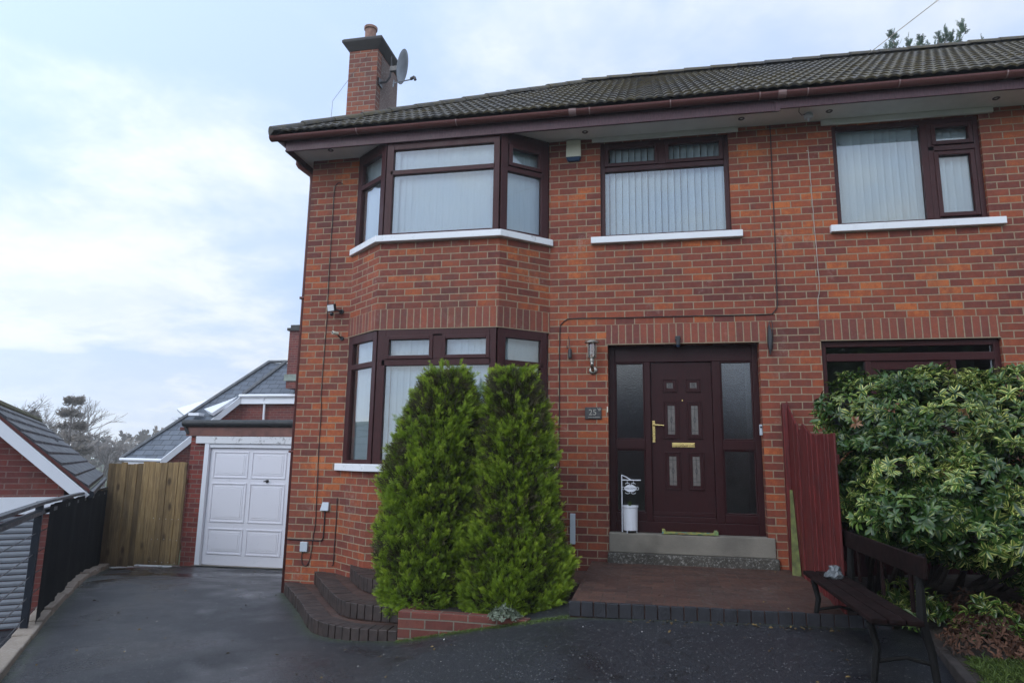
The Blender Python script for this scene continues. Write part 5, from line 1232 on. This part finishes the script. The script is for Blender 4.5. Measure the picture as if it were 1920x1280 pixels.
    instmesh('inner_twigs', tv, tf, P_, A_, S_, N_, sz, M['thuja_brown'], root, {'tint': np.repeat(rg.random(len(P_))[:, None], len(tv), 1)})
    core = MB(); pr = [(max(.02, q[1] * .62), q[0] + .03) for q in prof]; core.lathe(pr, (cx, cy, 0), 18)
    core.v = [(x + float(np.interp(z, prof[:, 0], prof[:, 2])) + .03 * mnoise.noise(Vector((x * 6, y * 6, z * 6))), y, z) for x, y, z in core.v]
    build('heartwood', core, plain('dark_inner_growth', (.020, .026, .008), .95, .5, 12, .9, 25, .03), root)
    build('trunk', MB().tube([(cx, cy, -.5), (cx, cy, .3), (cx + .02, cy, 1.2)], [.05, .045, .02], 8), M['bark'], root)
    return root
GC = 'conifers in the planter'
conifer('columnar_conifer', 'left bright green conifer with a forked top, leaning over the steps', -1.23, -1.22,
        [(-.33, .30, .0), (-.20, .40, .0), (-.06, .43, -.03), (.16, .49, -.07), (.42, .48, -.03), (.60, .445, .03), (.84, .50, -.03), (1.21, .43, .03), (1.45, .37, .07), (1.68, .295, .085), (1.88, .225, .115), (1.98, .165, .13), (2.03, .07, .14)], 15000, 3, GC)
conifer('columnar_conifer', 'right bright green conifer, flat topped and wide at the base, beside the front door', -.375, -1.20,
        [(-.38, .22, -.03), (-.27, .38, -.03), (-.06, .47, .0), (.16, .52, .0), (.42, .45, .0), (.73, .38, .0), (1.05, .345, .0), (1.37, .31, -.01), (1.68, .235, -.015), (1.90, .19, -.025), (2.01, .145, -.04), (2.04, .06, -.05)], 15000, 8, GC)
# upright leader tips on the left conifer
def tips(parent_name, pts, seed):
    rg = np.random.default_rng(seed); P_, A_, S_ = [], [], []
    for x, y, z, h in pts:
        for k in range(26): q = rg.random(); P_.append((x + rg.normal(0, .016) * (1 - q), y + rg.normal(0, .02), z + h * q)); A_.append((rg.normal(0, .4), rg.normal(0, .4), 1)); S_.append(.05 + .045 * (1 - q))
    P_ = np.array(P_); ax, s_, n_ = frames(np.array(A_)); tv, tf, yy = fan_template(); rt = bpy.data.objects[parent_name]
    instmesh('leader_shoots', tv, tf, P_, ax, s_, n_, np.array(S_), M['thuja'], rt, {'tint': .5 + (yy[None, :] - .4) * .5 + np.zeros((len(P_), 1))})
tips('columnar_conifer', [(-1.16, -1.25, 2.0, .14), (-.94, -1.2, 1.95, .14), (-1.28, -1.2, 1.9, .12), (-1.05, -1.22, 1.88, .1)], 5)
tips('columnar_conifer.001', [(-.42, -1.2, 2.0, .08), (-.28, -1.2, 1.93, .1), (-.52, -1.2, 1.95, .1)], 6)

# small silvery plant between planter wall and conifer
LEAF_V = [(0, 0, 0), (-.42, .34, .06), (0, .36, -.02), (.42, .34, .06), (-.46, .68, .02), (0, .70, -.07), (.46, .68, .02), (0, 1, -.20)]
LEAF_F = [(0, 2, 1), (0, 3, 2), (1, 2, 5, 4), (2, 3, 6, 5), (4, 5, 7), (5, 6, 7)]
LEAF_UV = [(.5, 0), (.08, .34), (.5, .36), (.92, .34), (0, .68), (.5, .7), (1, .68), (.5, 1)]
def leaves(name, centers, axes, mat, parent, nleaf, length, width, rg, el=(.1, .6), vari=None, red=None, tintc=None, loc=(0, 0, 0)):
    n = len(centers); ax, s_, b_ = frames(axes)
    P_, A_, S_, Z_, sz = [], [], [], [], []
    nl = nleaf; ph = rg.uniform(0, 6.28, n)
    inst = np.repeat(np.arange(n), nl); kk = np.tile(np.arange(nl), n)
    th = ph[inst] + kk * 2.4 + rg.normal(0, .2, n * nl); e = rg.uniform(el[0], el[1], n * nl)
    rad = s_[inst] * np.cos(th)[:, None] + b_[inst] * np.sin(th)[:, None]
    d = norm(rad * np.cos(e)[:, None] + ax[inst] * np.sin(e)[:, None] + np.array([0, 0, -.16])); side = norm(np.cross(d, ax[inst])); nn = norm(np.cross(side, d))
    L = length * rg.uniform(.55, 1.15, n * nl) * rg.uniform(.75, 1.2, n)[inst]
    pos = centers[inst] + ax[inst] * rg.uniform(-.02, .01, n * nl)[:, None]
    tv = np.array(LEAF_V) * [width, 1, 1]
    t_ = (rg.normal(.45, .18, n) if tintc is None else tintc)[inst] + rg.normal(0, .12, n * nl)
    at = {'tint': np.repeat(t_[:, None], len(LEAF_V), 1)}
    if vari is not None: at['vari'] = np.repeat(np.clip(vari[inst] + rg.normal(0, .2, n * nl), 0, 1)[:, None], len(LEAF_V), 1)
    if red is not None: at['red'] = np.repeat(red[inst][:, None], len(LEAF_V), 1)
    return instmesh(name, tv, LEAF_F, pos, d, side, nn, L, mat, parent, at, LEAF_UV, loc)

# big variegated shrub
SH = thing('variegated_shrub', 'large glossy variegated shrub with cream edged leaves covering the bench and fence', 'shrub', (3.9, -1.5, 0))
rg = np.random.default_rng(21)
lumps = [(3.06, -1.05, 1.58, .56, .48, .42), (3.45, -1.25, 1.52, .70, .62, .47), (4.25, -1.35, 1.46, .75, .65, .50), (5.0, -1.3, 1.4, .8, .7, .6), (3.15, -1.35, 1.02, .55, .52, .48), (3.80, -1.62, .98, .62, .60, .50),
         (4.45, -1.75, .92, .62, .60, .50), (5.2, -1.7, .9, .7, .6, .6), (3.35, -1.35, .58, .45, .42, .30), (3.95, -1.70, .52, .50, .48, .30), (4.7, -1.8, .50, .5, .5, .34), (2.86, -1.15, 1.22, .27, .30, .34), (4.1, -1.1, 1.68, .55, .4, .33), (3.4, -1.05, 1.74, .45, .4, .27), (2.82, -1.15, .80, .26, .25, .24), (3.35, -1.95, .85, .40, .36, .30), (3.0, -1.75, 1.15, .36, .34, .34), (3.9, -2.1, .72, .42, .36, .28), (3.3, -2.0, .60, .30, .25, .16), (2.95, -1.7, .72, .25, .3, .16), (2.70, -2.0, .72, .20, .36, .20), (2.80, -2.55, .78, .22, .30, .17), (2.72, -1.6, .86, .22, .30, .22), (3.15, -2.4, .66, .34, .34, .18), (3.7, -2.5, .62, .40, .34, .22)]
ctr, axs = [], []
for (x, y, z, a, b, c) in lumps:
    m_ = int(560 * (a * b + b * c + a * c) / .9); d = norm(rg.normal(size=(m_, 3))); q = (1 - np.abs(rg.normal(0, .10, m_)))[:, None]
    ctr.append(np.array([x, y, z]) + d * [a, b, c] * q); axs.append(d * [1 / a, 1 / b, 1 / c] * .5 + np.array([0, -.15, .55]) + rg.normal(0, .25, (m_, 3)))
ctr = np.concatenate(ctr); axs = np.concatenate(axs)
dn = np.array([mnoise.noise(Vector(p) * 2.3) for p in ctr]); dn2 = np.array([mnoise.noise(Vector(p) * 5.1 + Vector((4, 4, 4))) for p in ctr])
ctr = ctr + norm(axs) * (dn * .12 + dn2 * .08)[:, None]
inside = np.zeros(len(ctr), bool)
for (x, y, z, a, b, c) in lumps: inside |= (((ctr - [x, y, z]) / [a * .80, b * .80, c * .80]) ** 2).sum(1) < 1
keep = (~inside | (rg.random(len(ctr)) < .10)) & (ctr[:, 2] > .22) & (dn2 > -.42)
ctr, axs = ctr[keep], axs[keep]
patch_ = np.array([mnoise.noise(Vector(p) * 3.1 + Vector((9, 2, 5))) for p in ctr])
vr = np.clip((ctr[:, 0] - 2.9) * .45 + patch_ * 1.2 + rg.normal(0, .25, len(ctr)) + .15, 0, 1) * (rg.random(len(ctr)) < .9)
rd = ((rg.random(len(ctr)) < .008) & (ctr[:, 2] > 1.0)).astype(float) * .55
leaves('foliage', ctr, axs, M['laurel'], SH, 9, .082, .36, rg, (-.15, .95), vr, rd, np.clip(.42 + patch_ * .5 + (ctr[:, 0] - 3.2) * .10 + rg.normal(0, .16, len(ctr)), 0, 1))
# inner filler leaves, tinted darker than the outer ones
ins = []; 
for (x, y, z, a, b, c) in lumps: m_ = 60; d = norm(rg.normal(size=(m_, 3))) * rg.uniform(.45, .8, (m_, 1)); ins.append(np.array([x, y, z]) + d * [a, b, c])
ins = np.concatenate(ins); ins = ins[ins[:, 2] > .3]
leaves('inner_leaves', ins, rg.normal(size=ins.shape) + [0, 0, .5], M['laurel'], SH, 11, .11, .34, rg, (.0, .8), np.zeros(len(ins)), np.zeros(len(ins)), rg.uniform(0, .3, len(ins)))
br = MB(); rs = random.Random(5)
for (x, y, z, a, b, c) in lumps:
    bx, by = 3.3 + (x - 3.3) * .5, -.8; p0 = Vector((bx + rs.uniform(-.1, .1), by, -.05)); p3 = Vector((x, y, z)); mid = p0.lerp(p3, .5) + Vector((rs.uniform(-.1, .1), .1, -.1)); br.tube([p0, mid, p3], [.028, .02, .012], 6)
    for k in range(12):
        d = Vector((rs.gauss(0, 1), rs.gauss(0, 1), rs.gauss(0, 1))).normalized(); e = p3 + Vector((d.x * a, d.y * b, d.z * c)) * .85; br.tube([p3, p3.lerp(e, .5) + Vector((0, 0, -.03)), e], [.010, .007, .004], 5)
build('branches', br, M['bark'], SH)
# unseen hedge added on the right to shade that side of the drive
hp = np.stack([rg.uniform(4.7, 6.1, 9000), rg.uniform(-13, -3.2, 9000), rg.uniform(-.1, 4.2, 9000)], 1)
face_ = rg.integers(0, 3, len(hp)); hp[face_ == 0, 0] = 4.7 + np.abs(rg.normal(0, .06, (face_ == 0).sum())); hp[face_ == 1, 2] = 4.2 - np.abs(rg.normal(0, .06, (face_ == 1).sum()))
HG = thing('shading_hedge', 'tall unseen hedge added right of the drive to shade that side', 'hedge', (5.4, -8, -.2))
leaves('foliage', hp, rg.normal(size=hp.shape) + [-.5, 0, .5], M['laurel'], HG, 7, .12, .45, rg, (0, .8), np.zeros(len(hp)), np.zeros(len(hp)))
build('inner_growth', MB().box((4.8, -12.9, -.2), (6.0, -3.3, 4.1)), M['soil'], HG)

# planting bed on the right -------------------------------------------------
bedx = [(-.0, 2.62), (-1.1, 2.97), (-1.9, 2.94), (-3.3, 2.70), (-6.0, 2.25), (-9, 1.9)]
def bx_(y): ys_ = [-p[0] for p in bedx]; return float(np.interp(-y, ys_, [p[1] for p in bedx]))
def bz(x, y): e = x - bx_(y); return gz(x, y) + .035 + .16 * (1 - math.exp(-max(0, e) * 1.2)) + .02 * mnoise.noise(Vector((x * 5, y * 5, 0)))
mb = MB(); ny, nx = 60, 34
for j in range(ny + 1):
    y = -.02 - 8.6 * j / ny
    for i in range(nx + 1):
        e = 6.5 * (i / nx) ** 1.6; x = bx_(y) + e; mb.v.append((x, y, bz(x, y) if i else gz(x, y) - .03))
for j in range(ny):
    for i in range(nx): a = j * (nx + 1) + i; mb.f.append((a, a + 1, a + nx + 2, a + nx + 1))
struct('flower_bed_soil', mb, M['soil'], smooth=True)
kb = MB(); y = -.3; rs = random.Random(8)
while y > -8:
    L = rs.uniform(.5, .8); a = Vector((bx_(y), y)); b = Vector((bx_(y - L + .01), y - L + .01)); d = (b - a).normalized(); n = Vector((-d.y, d.x)); z = gz(a.x, a.y) + .05 + rs.uniform(-.008, .008)
    kb.prism([tuple(a), tuple(b), tuple(b + n * .06), tuple(a + n * .06)], z - .3, z); y -= L
tag(build('bed_edging', kb, plain('dark_timber_edging', (.035, .026, .022), .85, .4), bevel=.008, fix=True), 'dark edging strip along the bed on the right of the drive', 'edging')
def clump(name, label, cat, x, y, kind, n, rad, h, seed, group):
    rg = np.random.default_rng(seed); z = bz(x, y) if kind != 'silver' else -.19
    q = rg.uniform(0, 1, n) ** .5; th = rg.uniform(0, 6.28, n)
    c = np.stack([x + rad * q * np.cos(th), y + rad * q * np.sin(th), z + h * (1 - q ** 2) * rg.uniform(.3, 1, n) + .01], 1)
    A_ = np.stack([np.cos(th) * q, np.sin(th) * q, rg.uniform(.5, 1.2, n)], 1) + rg.normal(0, .2, (n, 3))
    m_, nl, L, w_ = {'rust': (M['bedplant'], 7, .05, .35), 'green': (M['laurel'], 9, .085, .30), 'blade': (M['bedgreen'], 6, .11, .12), 'silver': (M['silver'], 8, .028, .55)}[kind]
    vv = rg.random(n) * .5; zz_ = np.zeros(n)
    o = leaves(name, c, A_, m_, None, nl, L, w_, rg, (.1, 1.0), vv, zz_, None, (x, y, z)); return tag(o, label, cat, group)
clump('silver_groundcover', 'small silvery variegated groundcover spilling over the planter wall', 'groundcover plant', -.30, -1.95, 'silver', 120, .14, .09, 3, None)
g5 = 'green leafy plants in the bed'
for k, (x, y, l_) in enumerate([(2.98, -2.05, 'dark green leafy plant seen between the bench legs'), (3.25, -2.45, 'green leafy plant just right of the bench end'), (3.02, -1.35, 'green leafy plant under the shrub behind the bench'), (3.55, -2.75, 'green leafy plant amid rusty stems at the right edge'), (3.75, -2.05, 'green leafy plant below the shrub at the right edge')]):
    clump('bed_plant', l_, 'plant', x, y, 'green', 46, .22, .26, 40 + k, g5)
g6 = 'rusty brown plants in the bed'
for k, (x, y, l_) in enumerate([(3.05, -2.75, 'rusty brown low plant nearest the dark edging'), (3.5, -2.35, 'rusty brown plant between two green plants'), (3.95, -2.55, 'tall rusty brown plant at the right edge of the bed'), (3.35, -3.05, 'rusty brown plant beside the light green grass'), (3.3, -1.95, 'rusty brown plant in the shade of the shrub')]):
    clump('rusty_plant', l_, 'plant', x, y, 'rust', 130, .26, .20, 60 + k, g6)
# grass and litter
def scatter(name, label, cat, n, fn, L, w_, mat, seed, el=(.5, 1.3), nl=5):
    rg = np.random.default_rng(seed); c = np.array([fn(rg) for _ in range(n)]); A_ = np.array([0, 0, 1.]) + rg.normal(0, .25, c.shape)
    o = leaves(name, c, A_, mat, None, nl, L, w_, rg, el, None, None, rg.random(n), (0, 0, 0)); return tag(o, label, cat, None, 'stuff')
def fg(rg):
    while 1:
        x, y = rg.uniform(2.75, 4.6), rg.uniform(-4.2, -2.75)
        if x > bx_(y) + .12 and mnoise.noise(Vector((x * 1.5, y * 1.5, 9))) > -.12: return (x, y, bz(x, y))
scatter('lawn_grass', 'light green rough grass at the bottom right corner of the bed', 'grass', 5200, fg, .055, .09, M['grass'], 71)
def fm(rg):
    q = rg.random() * (len(PLN) - 1); i = int(q); a, b = PLN[i], PLN[min(i + 1, len(PLN) - 1)]; f_ = q - i; x = a[0] + (b[0] - a[0]) * f_; y = a[1] + (b[1] - a[1]) * f_ - abs(rg.normal(0, .045)); return (x, y, gz(x, y) + .002)
scatter('moss_tufts', 'bright green moss along the foot of the planter wall', 'moss', 1500, fm, .013, .35, M['grass'], 72, (.1, .8))
def fl_(rg):
    while 1:
        x, y = rg.uniform(-5.5, 2.3), rg.uniform(-4.6, 2.6)
        if x > kx(y) + .1 and not (-3.4 < x < 2.7 and y > -2.12) and not (y > -.2 and x > -3.5): return (x, y, gz(x, y) + .004)
def litter(name, label, cat, n, fn, L, w_, mat, seed):
    rg = np.random.default_rng(seed); c = np.array([fn(rg) for _ in range(n)]); A_ = np.array([0, 0, 1.]) + rg.normal(0, .3, c.shape)
    o = leaves(name, c, A_, mat, None, 1, L, w_, rg, (.0, .25), None, None, rg.random(n), (0, 0, 0)); return tag(o, label, cat, None, 'stuff')
M['dead_leaf'] = m_leaf('fallen_leaf', (.04, .025, .012), (.20, .13, .04), rough=.7)
M['pale_bit'] = m_leaf('pale_chip', (.20, .19, .16), (.6, .58, .52), rough=.7, trans=0)
litter('fallen_leaves', 'scattered small dead leaves on the wet tarmac', 'fallen leaves', 190, fl_, .035, .55, M['dead_leaf'], 80)
litter('pale_chips', 'tiny pale chips and grit scattered over the tarmac', 'grit', 260, fl_, .016, .7, M['pale_bit'], 81)
def fe(rg): x = rg.uniform(.9, 2.3); return (x, -2.10 - abs(rg.normal(0, .05)), gz(x, -2.1) + .008)
litter('drifted_leaves', 'orange and green dead leaves drifted against the platform edge', 'fallen leaves', 60, fe, .045, .5, M['dead_leaf'], 82)
def fp_(rg): x = rg.uniform(.35, 2.3); y = rg.uniform(-1.95, -.1); return (x, y, .004 + .056 * (1 + y / 2.03))
litter('paving_litter', 'few small leaves and crumbs on the brown paved platform', 'litter', 40, fp_, .022, .5, M['dead_leaf'], 83)

# ------------------------------------------------------------------ far trees
Cm = Vector((.978, -7.991, 0))
def at(px, dist): a = math.atan2((px - 960) / 1280, 1) - .204695; return Cm.x + dist * math.sin(a), Cm.y + dist * math.cos(a)
def bare(name, label, px, dist, h, seed, spread=.55, group=None, z0=-1.45, mat='bark_far', fine=1.):
    x, y = at(px, dist); root = thing(name, label, 'tree', (x, y, z0), group); rs = random.Random(seed); tr, tw = MB(), MB()
    def grow(p, d, L, r_, lv):
        q = p + d * L * .5 + Vector((rs.gauss(0, .05), rs.gauss(0, .05), 0)) * L; e = p + d * L + Vector((rs.gauss(0, .07), rs.gauss(0, .07), .02)) * L
        (tr if lv < 2 else tw).tube([p, q, e], [r_, r_ * .85, r_ * .68], 6 if lv < 2 else 3, caps=False)
        if lv >= 6: return
        for k in range(rs.choice([2, 3, 3]) if lv > 0 else 4):
            nd = (d + Vector((rs.gauss(0, spread), rs.gauss(0, spread), rs.gauss(.12, .3)))).normalized(); nd.z = max(nd.z, -.1)
            grow(p.lerp(e, rs.uniform(.55, 1.)), nd.normalized(), L * rs.uniform(.62, .82), r_ * .60, lv + 1)
    grow(Vector((x, y, z0)), Vector((0, 0, 1)), h * .26, h * .018 * fine, 0)
    build('trunk', tr, M[mat], root, uv=False); build('crown', tw, M[mat], root, uv=False); return root
gB = 'bare winter trees behind the roofs'
bare('bare_tree', 'tall bare tree at the left edge of the photo', -8, 42, 8.9, 1, group=gB)
bare('bare_tree', 'bare spreading tree left of the brownish cedar', 80, 60, 8.6, 2, group=gB)
bare('bare_tree', 'upright bare tree standing behind the brownish cedar', 138, 56, 9.0, 3, group=gB, spread=.42)
bare('bare_tree', 'small bare tree above the left edge of the wooden gate', 215, 52, 5.3, 4, group=gB)
bare('bare_tree', 'small bare tree between the wooden gate and slate roof', 262, 58, 5.0, 5, group=gB, spread=.7)
bare('bare_tree', 'low bare tree partly hidden by the far slate roof', 300, 60, 4.9, 6, group=gB, spread=.7)
def needle_tree(name, label, px, dist, h, seed, mat, layers, rmax, group=None, z0=-1.45, flat=.12, dens=60):
    x, y = at(px, dist) if not isinstance(px, tuple) else px; root = thing(name, label, 'tree', (x, y, z0), group); rg = np.random.default_rng(seed); rs = random.Random(seed)
    P_, A_, S_ = [], [], []; tr = MB(); tr.tube([(x, y, z0), (x + .1, y, z0 + h * .5), (x, y, z0 + h * .97)], [h * .018, h * .012, .03], 7)
    for k in range(layers):
        q = k / (layers - 1); z = z0 + h * (.25 + .75 * q); R__ = rmax * (1 - q * .78) * rs.uniform(.75, 1.1)
        for b in range(6):
            th = rs.uniform(0, 6.28); e = Vector((math.cos(th), math.sin(th), rs.uniform(-.12, .25))) * R__; p0 = Vector((x, y, z - .1 * h / layers)); tr.tube([p0, p0 + e * .6, p0 + e], [.05, .03, .015], 4)
            for m_ in range(dens): t_ = rs.uniform(.25, 1.02); c = p0 + e * t_; P_.append((c.x + rs.gauss(0, .10 * R__), c.y + rs.gauss(0, .10 * R__), c.z + rs.gauss(0, flat))); A_.append((e.x + rs.gauss(0, .4), e.y + rs.gauss(0, .4), .35 + rs.gauss(0, .3))); S_.append(rs.uniform(.22, .45))
    P_ = np.array(P_); ax, s_, n_ = frames(np.array(A_)); tv, tf, yy = fan_template(4, .08)
    instmesh('crown', tv, tf, P_, ax, s_, n_, np.array(S_), M[mat], root, {'tint': np.repeat(rg.random(len(P_))[:, None], len(tv), 1)})
    build('trunk', tr, M['bark_far'], root, uv=False); return root
needle_tree('cedar_tree', 'brownish layered cedar above the neighbour garage roof', 140, 46, 5.6, 4, 'cedar_far', 7, 1.7, flat=.08, dens=34)
needle_tree('dark_evergreen', 'dark round evergreen behind the neighbour garage ridge', 62, 50, 4.6, 5, 'cedar_far', 7, 2.1, flat=.25, dens=60)
needle_tree('dark_evergreen', 'low green evergreen at the far left behind the ridge', 12, 47, 4.4, 6, 'conifer_far', 6, 1.8, flat=.25, dens=60)
# conifer whose tips show over the main roof
x_, y_ = 9.5, 14.0
TT = thing('tall_conifer', 'dark conifer with upswept branch tips showing above the main roof', 'tree', (x_, y_, -1.4)); rs = random.Random(31)
tr = MB().tube([(x_, y_, -1.4), (x_, y_, 8), (x_, y_, 14.2)], [.3, .2, .06], 8); P_, A_, S_ = [], [], []
ends = [(-1.35, .0, 13.35 + .45), (-.62, .2, 14.05 + .45), (-.35, -.2, 13.5 + .5), (.10, .1, 13.7 + .55), (.55, -.1, 13.6 + .5), (.85, .1, 13.85 + .55), (1.25, .0, 13.95 + .5), (1.05, .3, 13.8 + .5), (1.75, .0, 13.4 + .4), (-.1, .5, 14.1), (.4, .4, 14.1), (-.9, 0, 13.9)]
for (dx, dy, z) in ends:
    z += .50
    p0 = Vector((x_ + dx * .15, y_, z - 2.2)); p1 = Vector((x_ + dx * .85, y_ + dy, z - 1.1)); p2 = Vector((x_ + dx * 1.05, y_ + dy, z)); tr.tube([p0, p1, p2], [.05, .03, .01], 5)
    for k in range(95):
        t_ = rs.uniform(.25, 1.); a = p0.lerp(p1, t_ * 2) if t_ < .5 else p1.lerp(p2, t_ * 2 - 1); w_ = .16 * (1.15 - t_); P_.append((a.x + rs.gauss(0, w_), a.y + rs.gauss(0, w_), a.z + rs.gauss(0, .08))); A_.append(((p2 - p1).normalized() + Vector((rs.gauss(0, .6), rs.gauss(0, .6), rs.gauss(.2, .3))))[:]); S_.append(rs.uniform(.14, .30))
P_ = np.array(P_); ax, s_, n_ = frames(np.array(A_)); tv, tf, yy = fan_template(5, .07)
instmesh('crown', tv, tf, P_, ax, s_, n_, np.array(S_), M['conifer_far'], TT, {'tint': np.repeat(RNG.random(len(P_))[:, None], len(tv), 1)}); build('trunk', tr, M['bark_far'], TT, uv=False)
# distant tree belt (one mass)
mb = MB(); rs = random.Random(77); rg = np.random.default_rng(77); P_ = []
for k in range(2600):
    a = rs.uniform(-58, -18); d = rs.uniform(95, 120); hh = 3.2 + 1.6 * mnoise.noise(Vector((a * .35, 0, 0))); P_.append((Cm.x + d * math.sin(R(a)), Cm.y + d * math.cos(R(a)), -1.4 + rs.uniform(0, 1) ** .6 * max(1, hh + 1.2)))
P_ = np.array(P_); ax, s_, n_ = frames(rg.normal(size=P_.shape) + [0, 0, 1]); tv, tf, yy = fan_template(4, .12)
tag(instmesh('tree_belt', tv, tf, P_, ax, s_, n_, rg.uniform(1.0, 2.2, len(P_)), M['cedar_far'], None, {'tint': np.repeat(rg.random(len(P_))[:, None], len(tv), 1)}), 'hazy belt of distant trees on the horizon', 'tree belt', None, 'stuff')

# ------------------------------------------------------------------ across the street, seen only as reflections
OH = thing('opposite_house', 'plain brick house with grey hipped roof across the street behind the camera', 'house', (0, -34, -1.2))
mb = MB().box((-9, -42, -1.4), (8, -33, 3.9)); build('wall', mb, M['brick_far'], OH)
mb = MB(); a = [(-9.5, -42.5, 3.9), (8.5, -42.5, 3.9), (8.5, -32.5, 3.9), (-9.5, -32.5, 3.9)]; r1, r2_ = (-4.5, -37.5, 7.0), (3.5, -37.5, 7.0)
mb.face([a[3], a[2], r2_, r1]); mb.face([a[1], a[0], r1, r2_]); mb.face([a[0], a[3], r1]); mb.face([a[2], a[1], r2_]); build('roof', mb, M['slate'], OH, fix=True)
for x in (-6.5, -1.5, 4.0):
    for z in (-.2, 2.2): build('window', MB().box((x, -33.02, z), (x + 1.8, -32.96, z + 1.2)), M['white_up'], OH)
hd = []; rg = np.random.default_rng(5)
P_ = np.stack([rg.uniform(-24, 22, 1500), rg.uniform(-20.5, -19.5, 1500), rg.uniform(-1.2, .5, 1500)], 1); ax, s_, n_ = frames(rg.normal(size=P_.shape) + [0, 0, .6])
tag(instmesh('street_hedge', tv, tf, P_, ax, s_, n_, rg.uniform(.4, .7, len(P_)), M['conifer_far'], None, {'tint': np.repeat(rg.random(len(P_))[:, None], len(tv), 1)}), 'clipped dark green hedge across the street behind the camera', 'hedge')

# ------------------------------------------------------------------ damp winter air
hb = MB().box((-88, -46, -2.6), (30, 118, 15.6))
hm = bpy.data.materials.new('pale_damp_air'); hm.use_nodes = True; ht = hm.node_tree; ht.nodes.clear(); ho = ht.nodes.new('ShaderNodeOutputMaterial'); hv = ht.nodes.new('ShaderNodeVolumePrincipled')
hv.inputs['Color'].default_value = (.96, .98, 1, 1); hv.inputs['Density'].default_value = HAZE; hv.inputs['Anisotropy'].default_value = .3; ht.links.new(hv.outputs[0], ho.inputs['Volume'])
hz_ = build('haze', hb, hm, uv=False); hz_['kind'] = 'stuff'; hz_['label'] = 'pale damp air filling the scene'
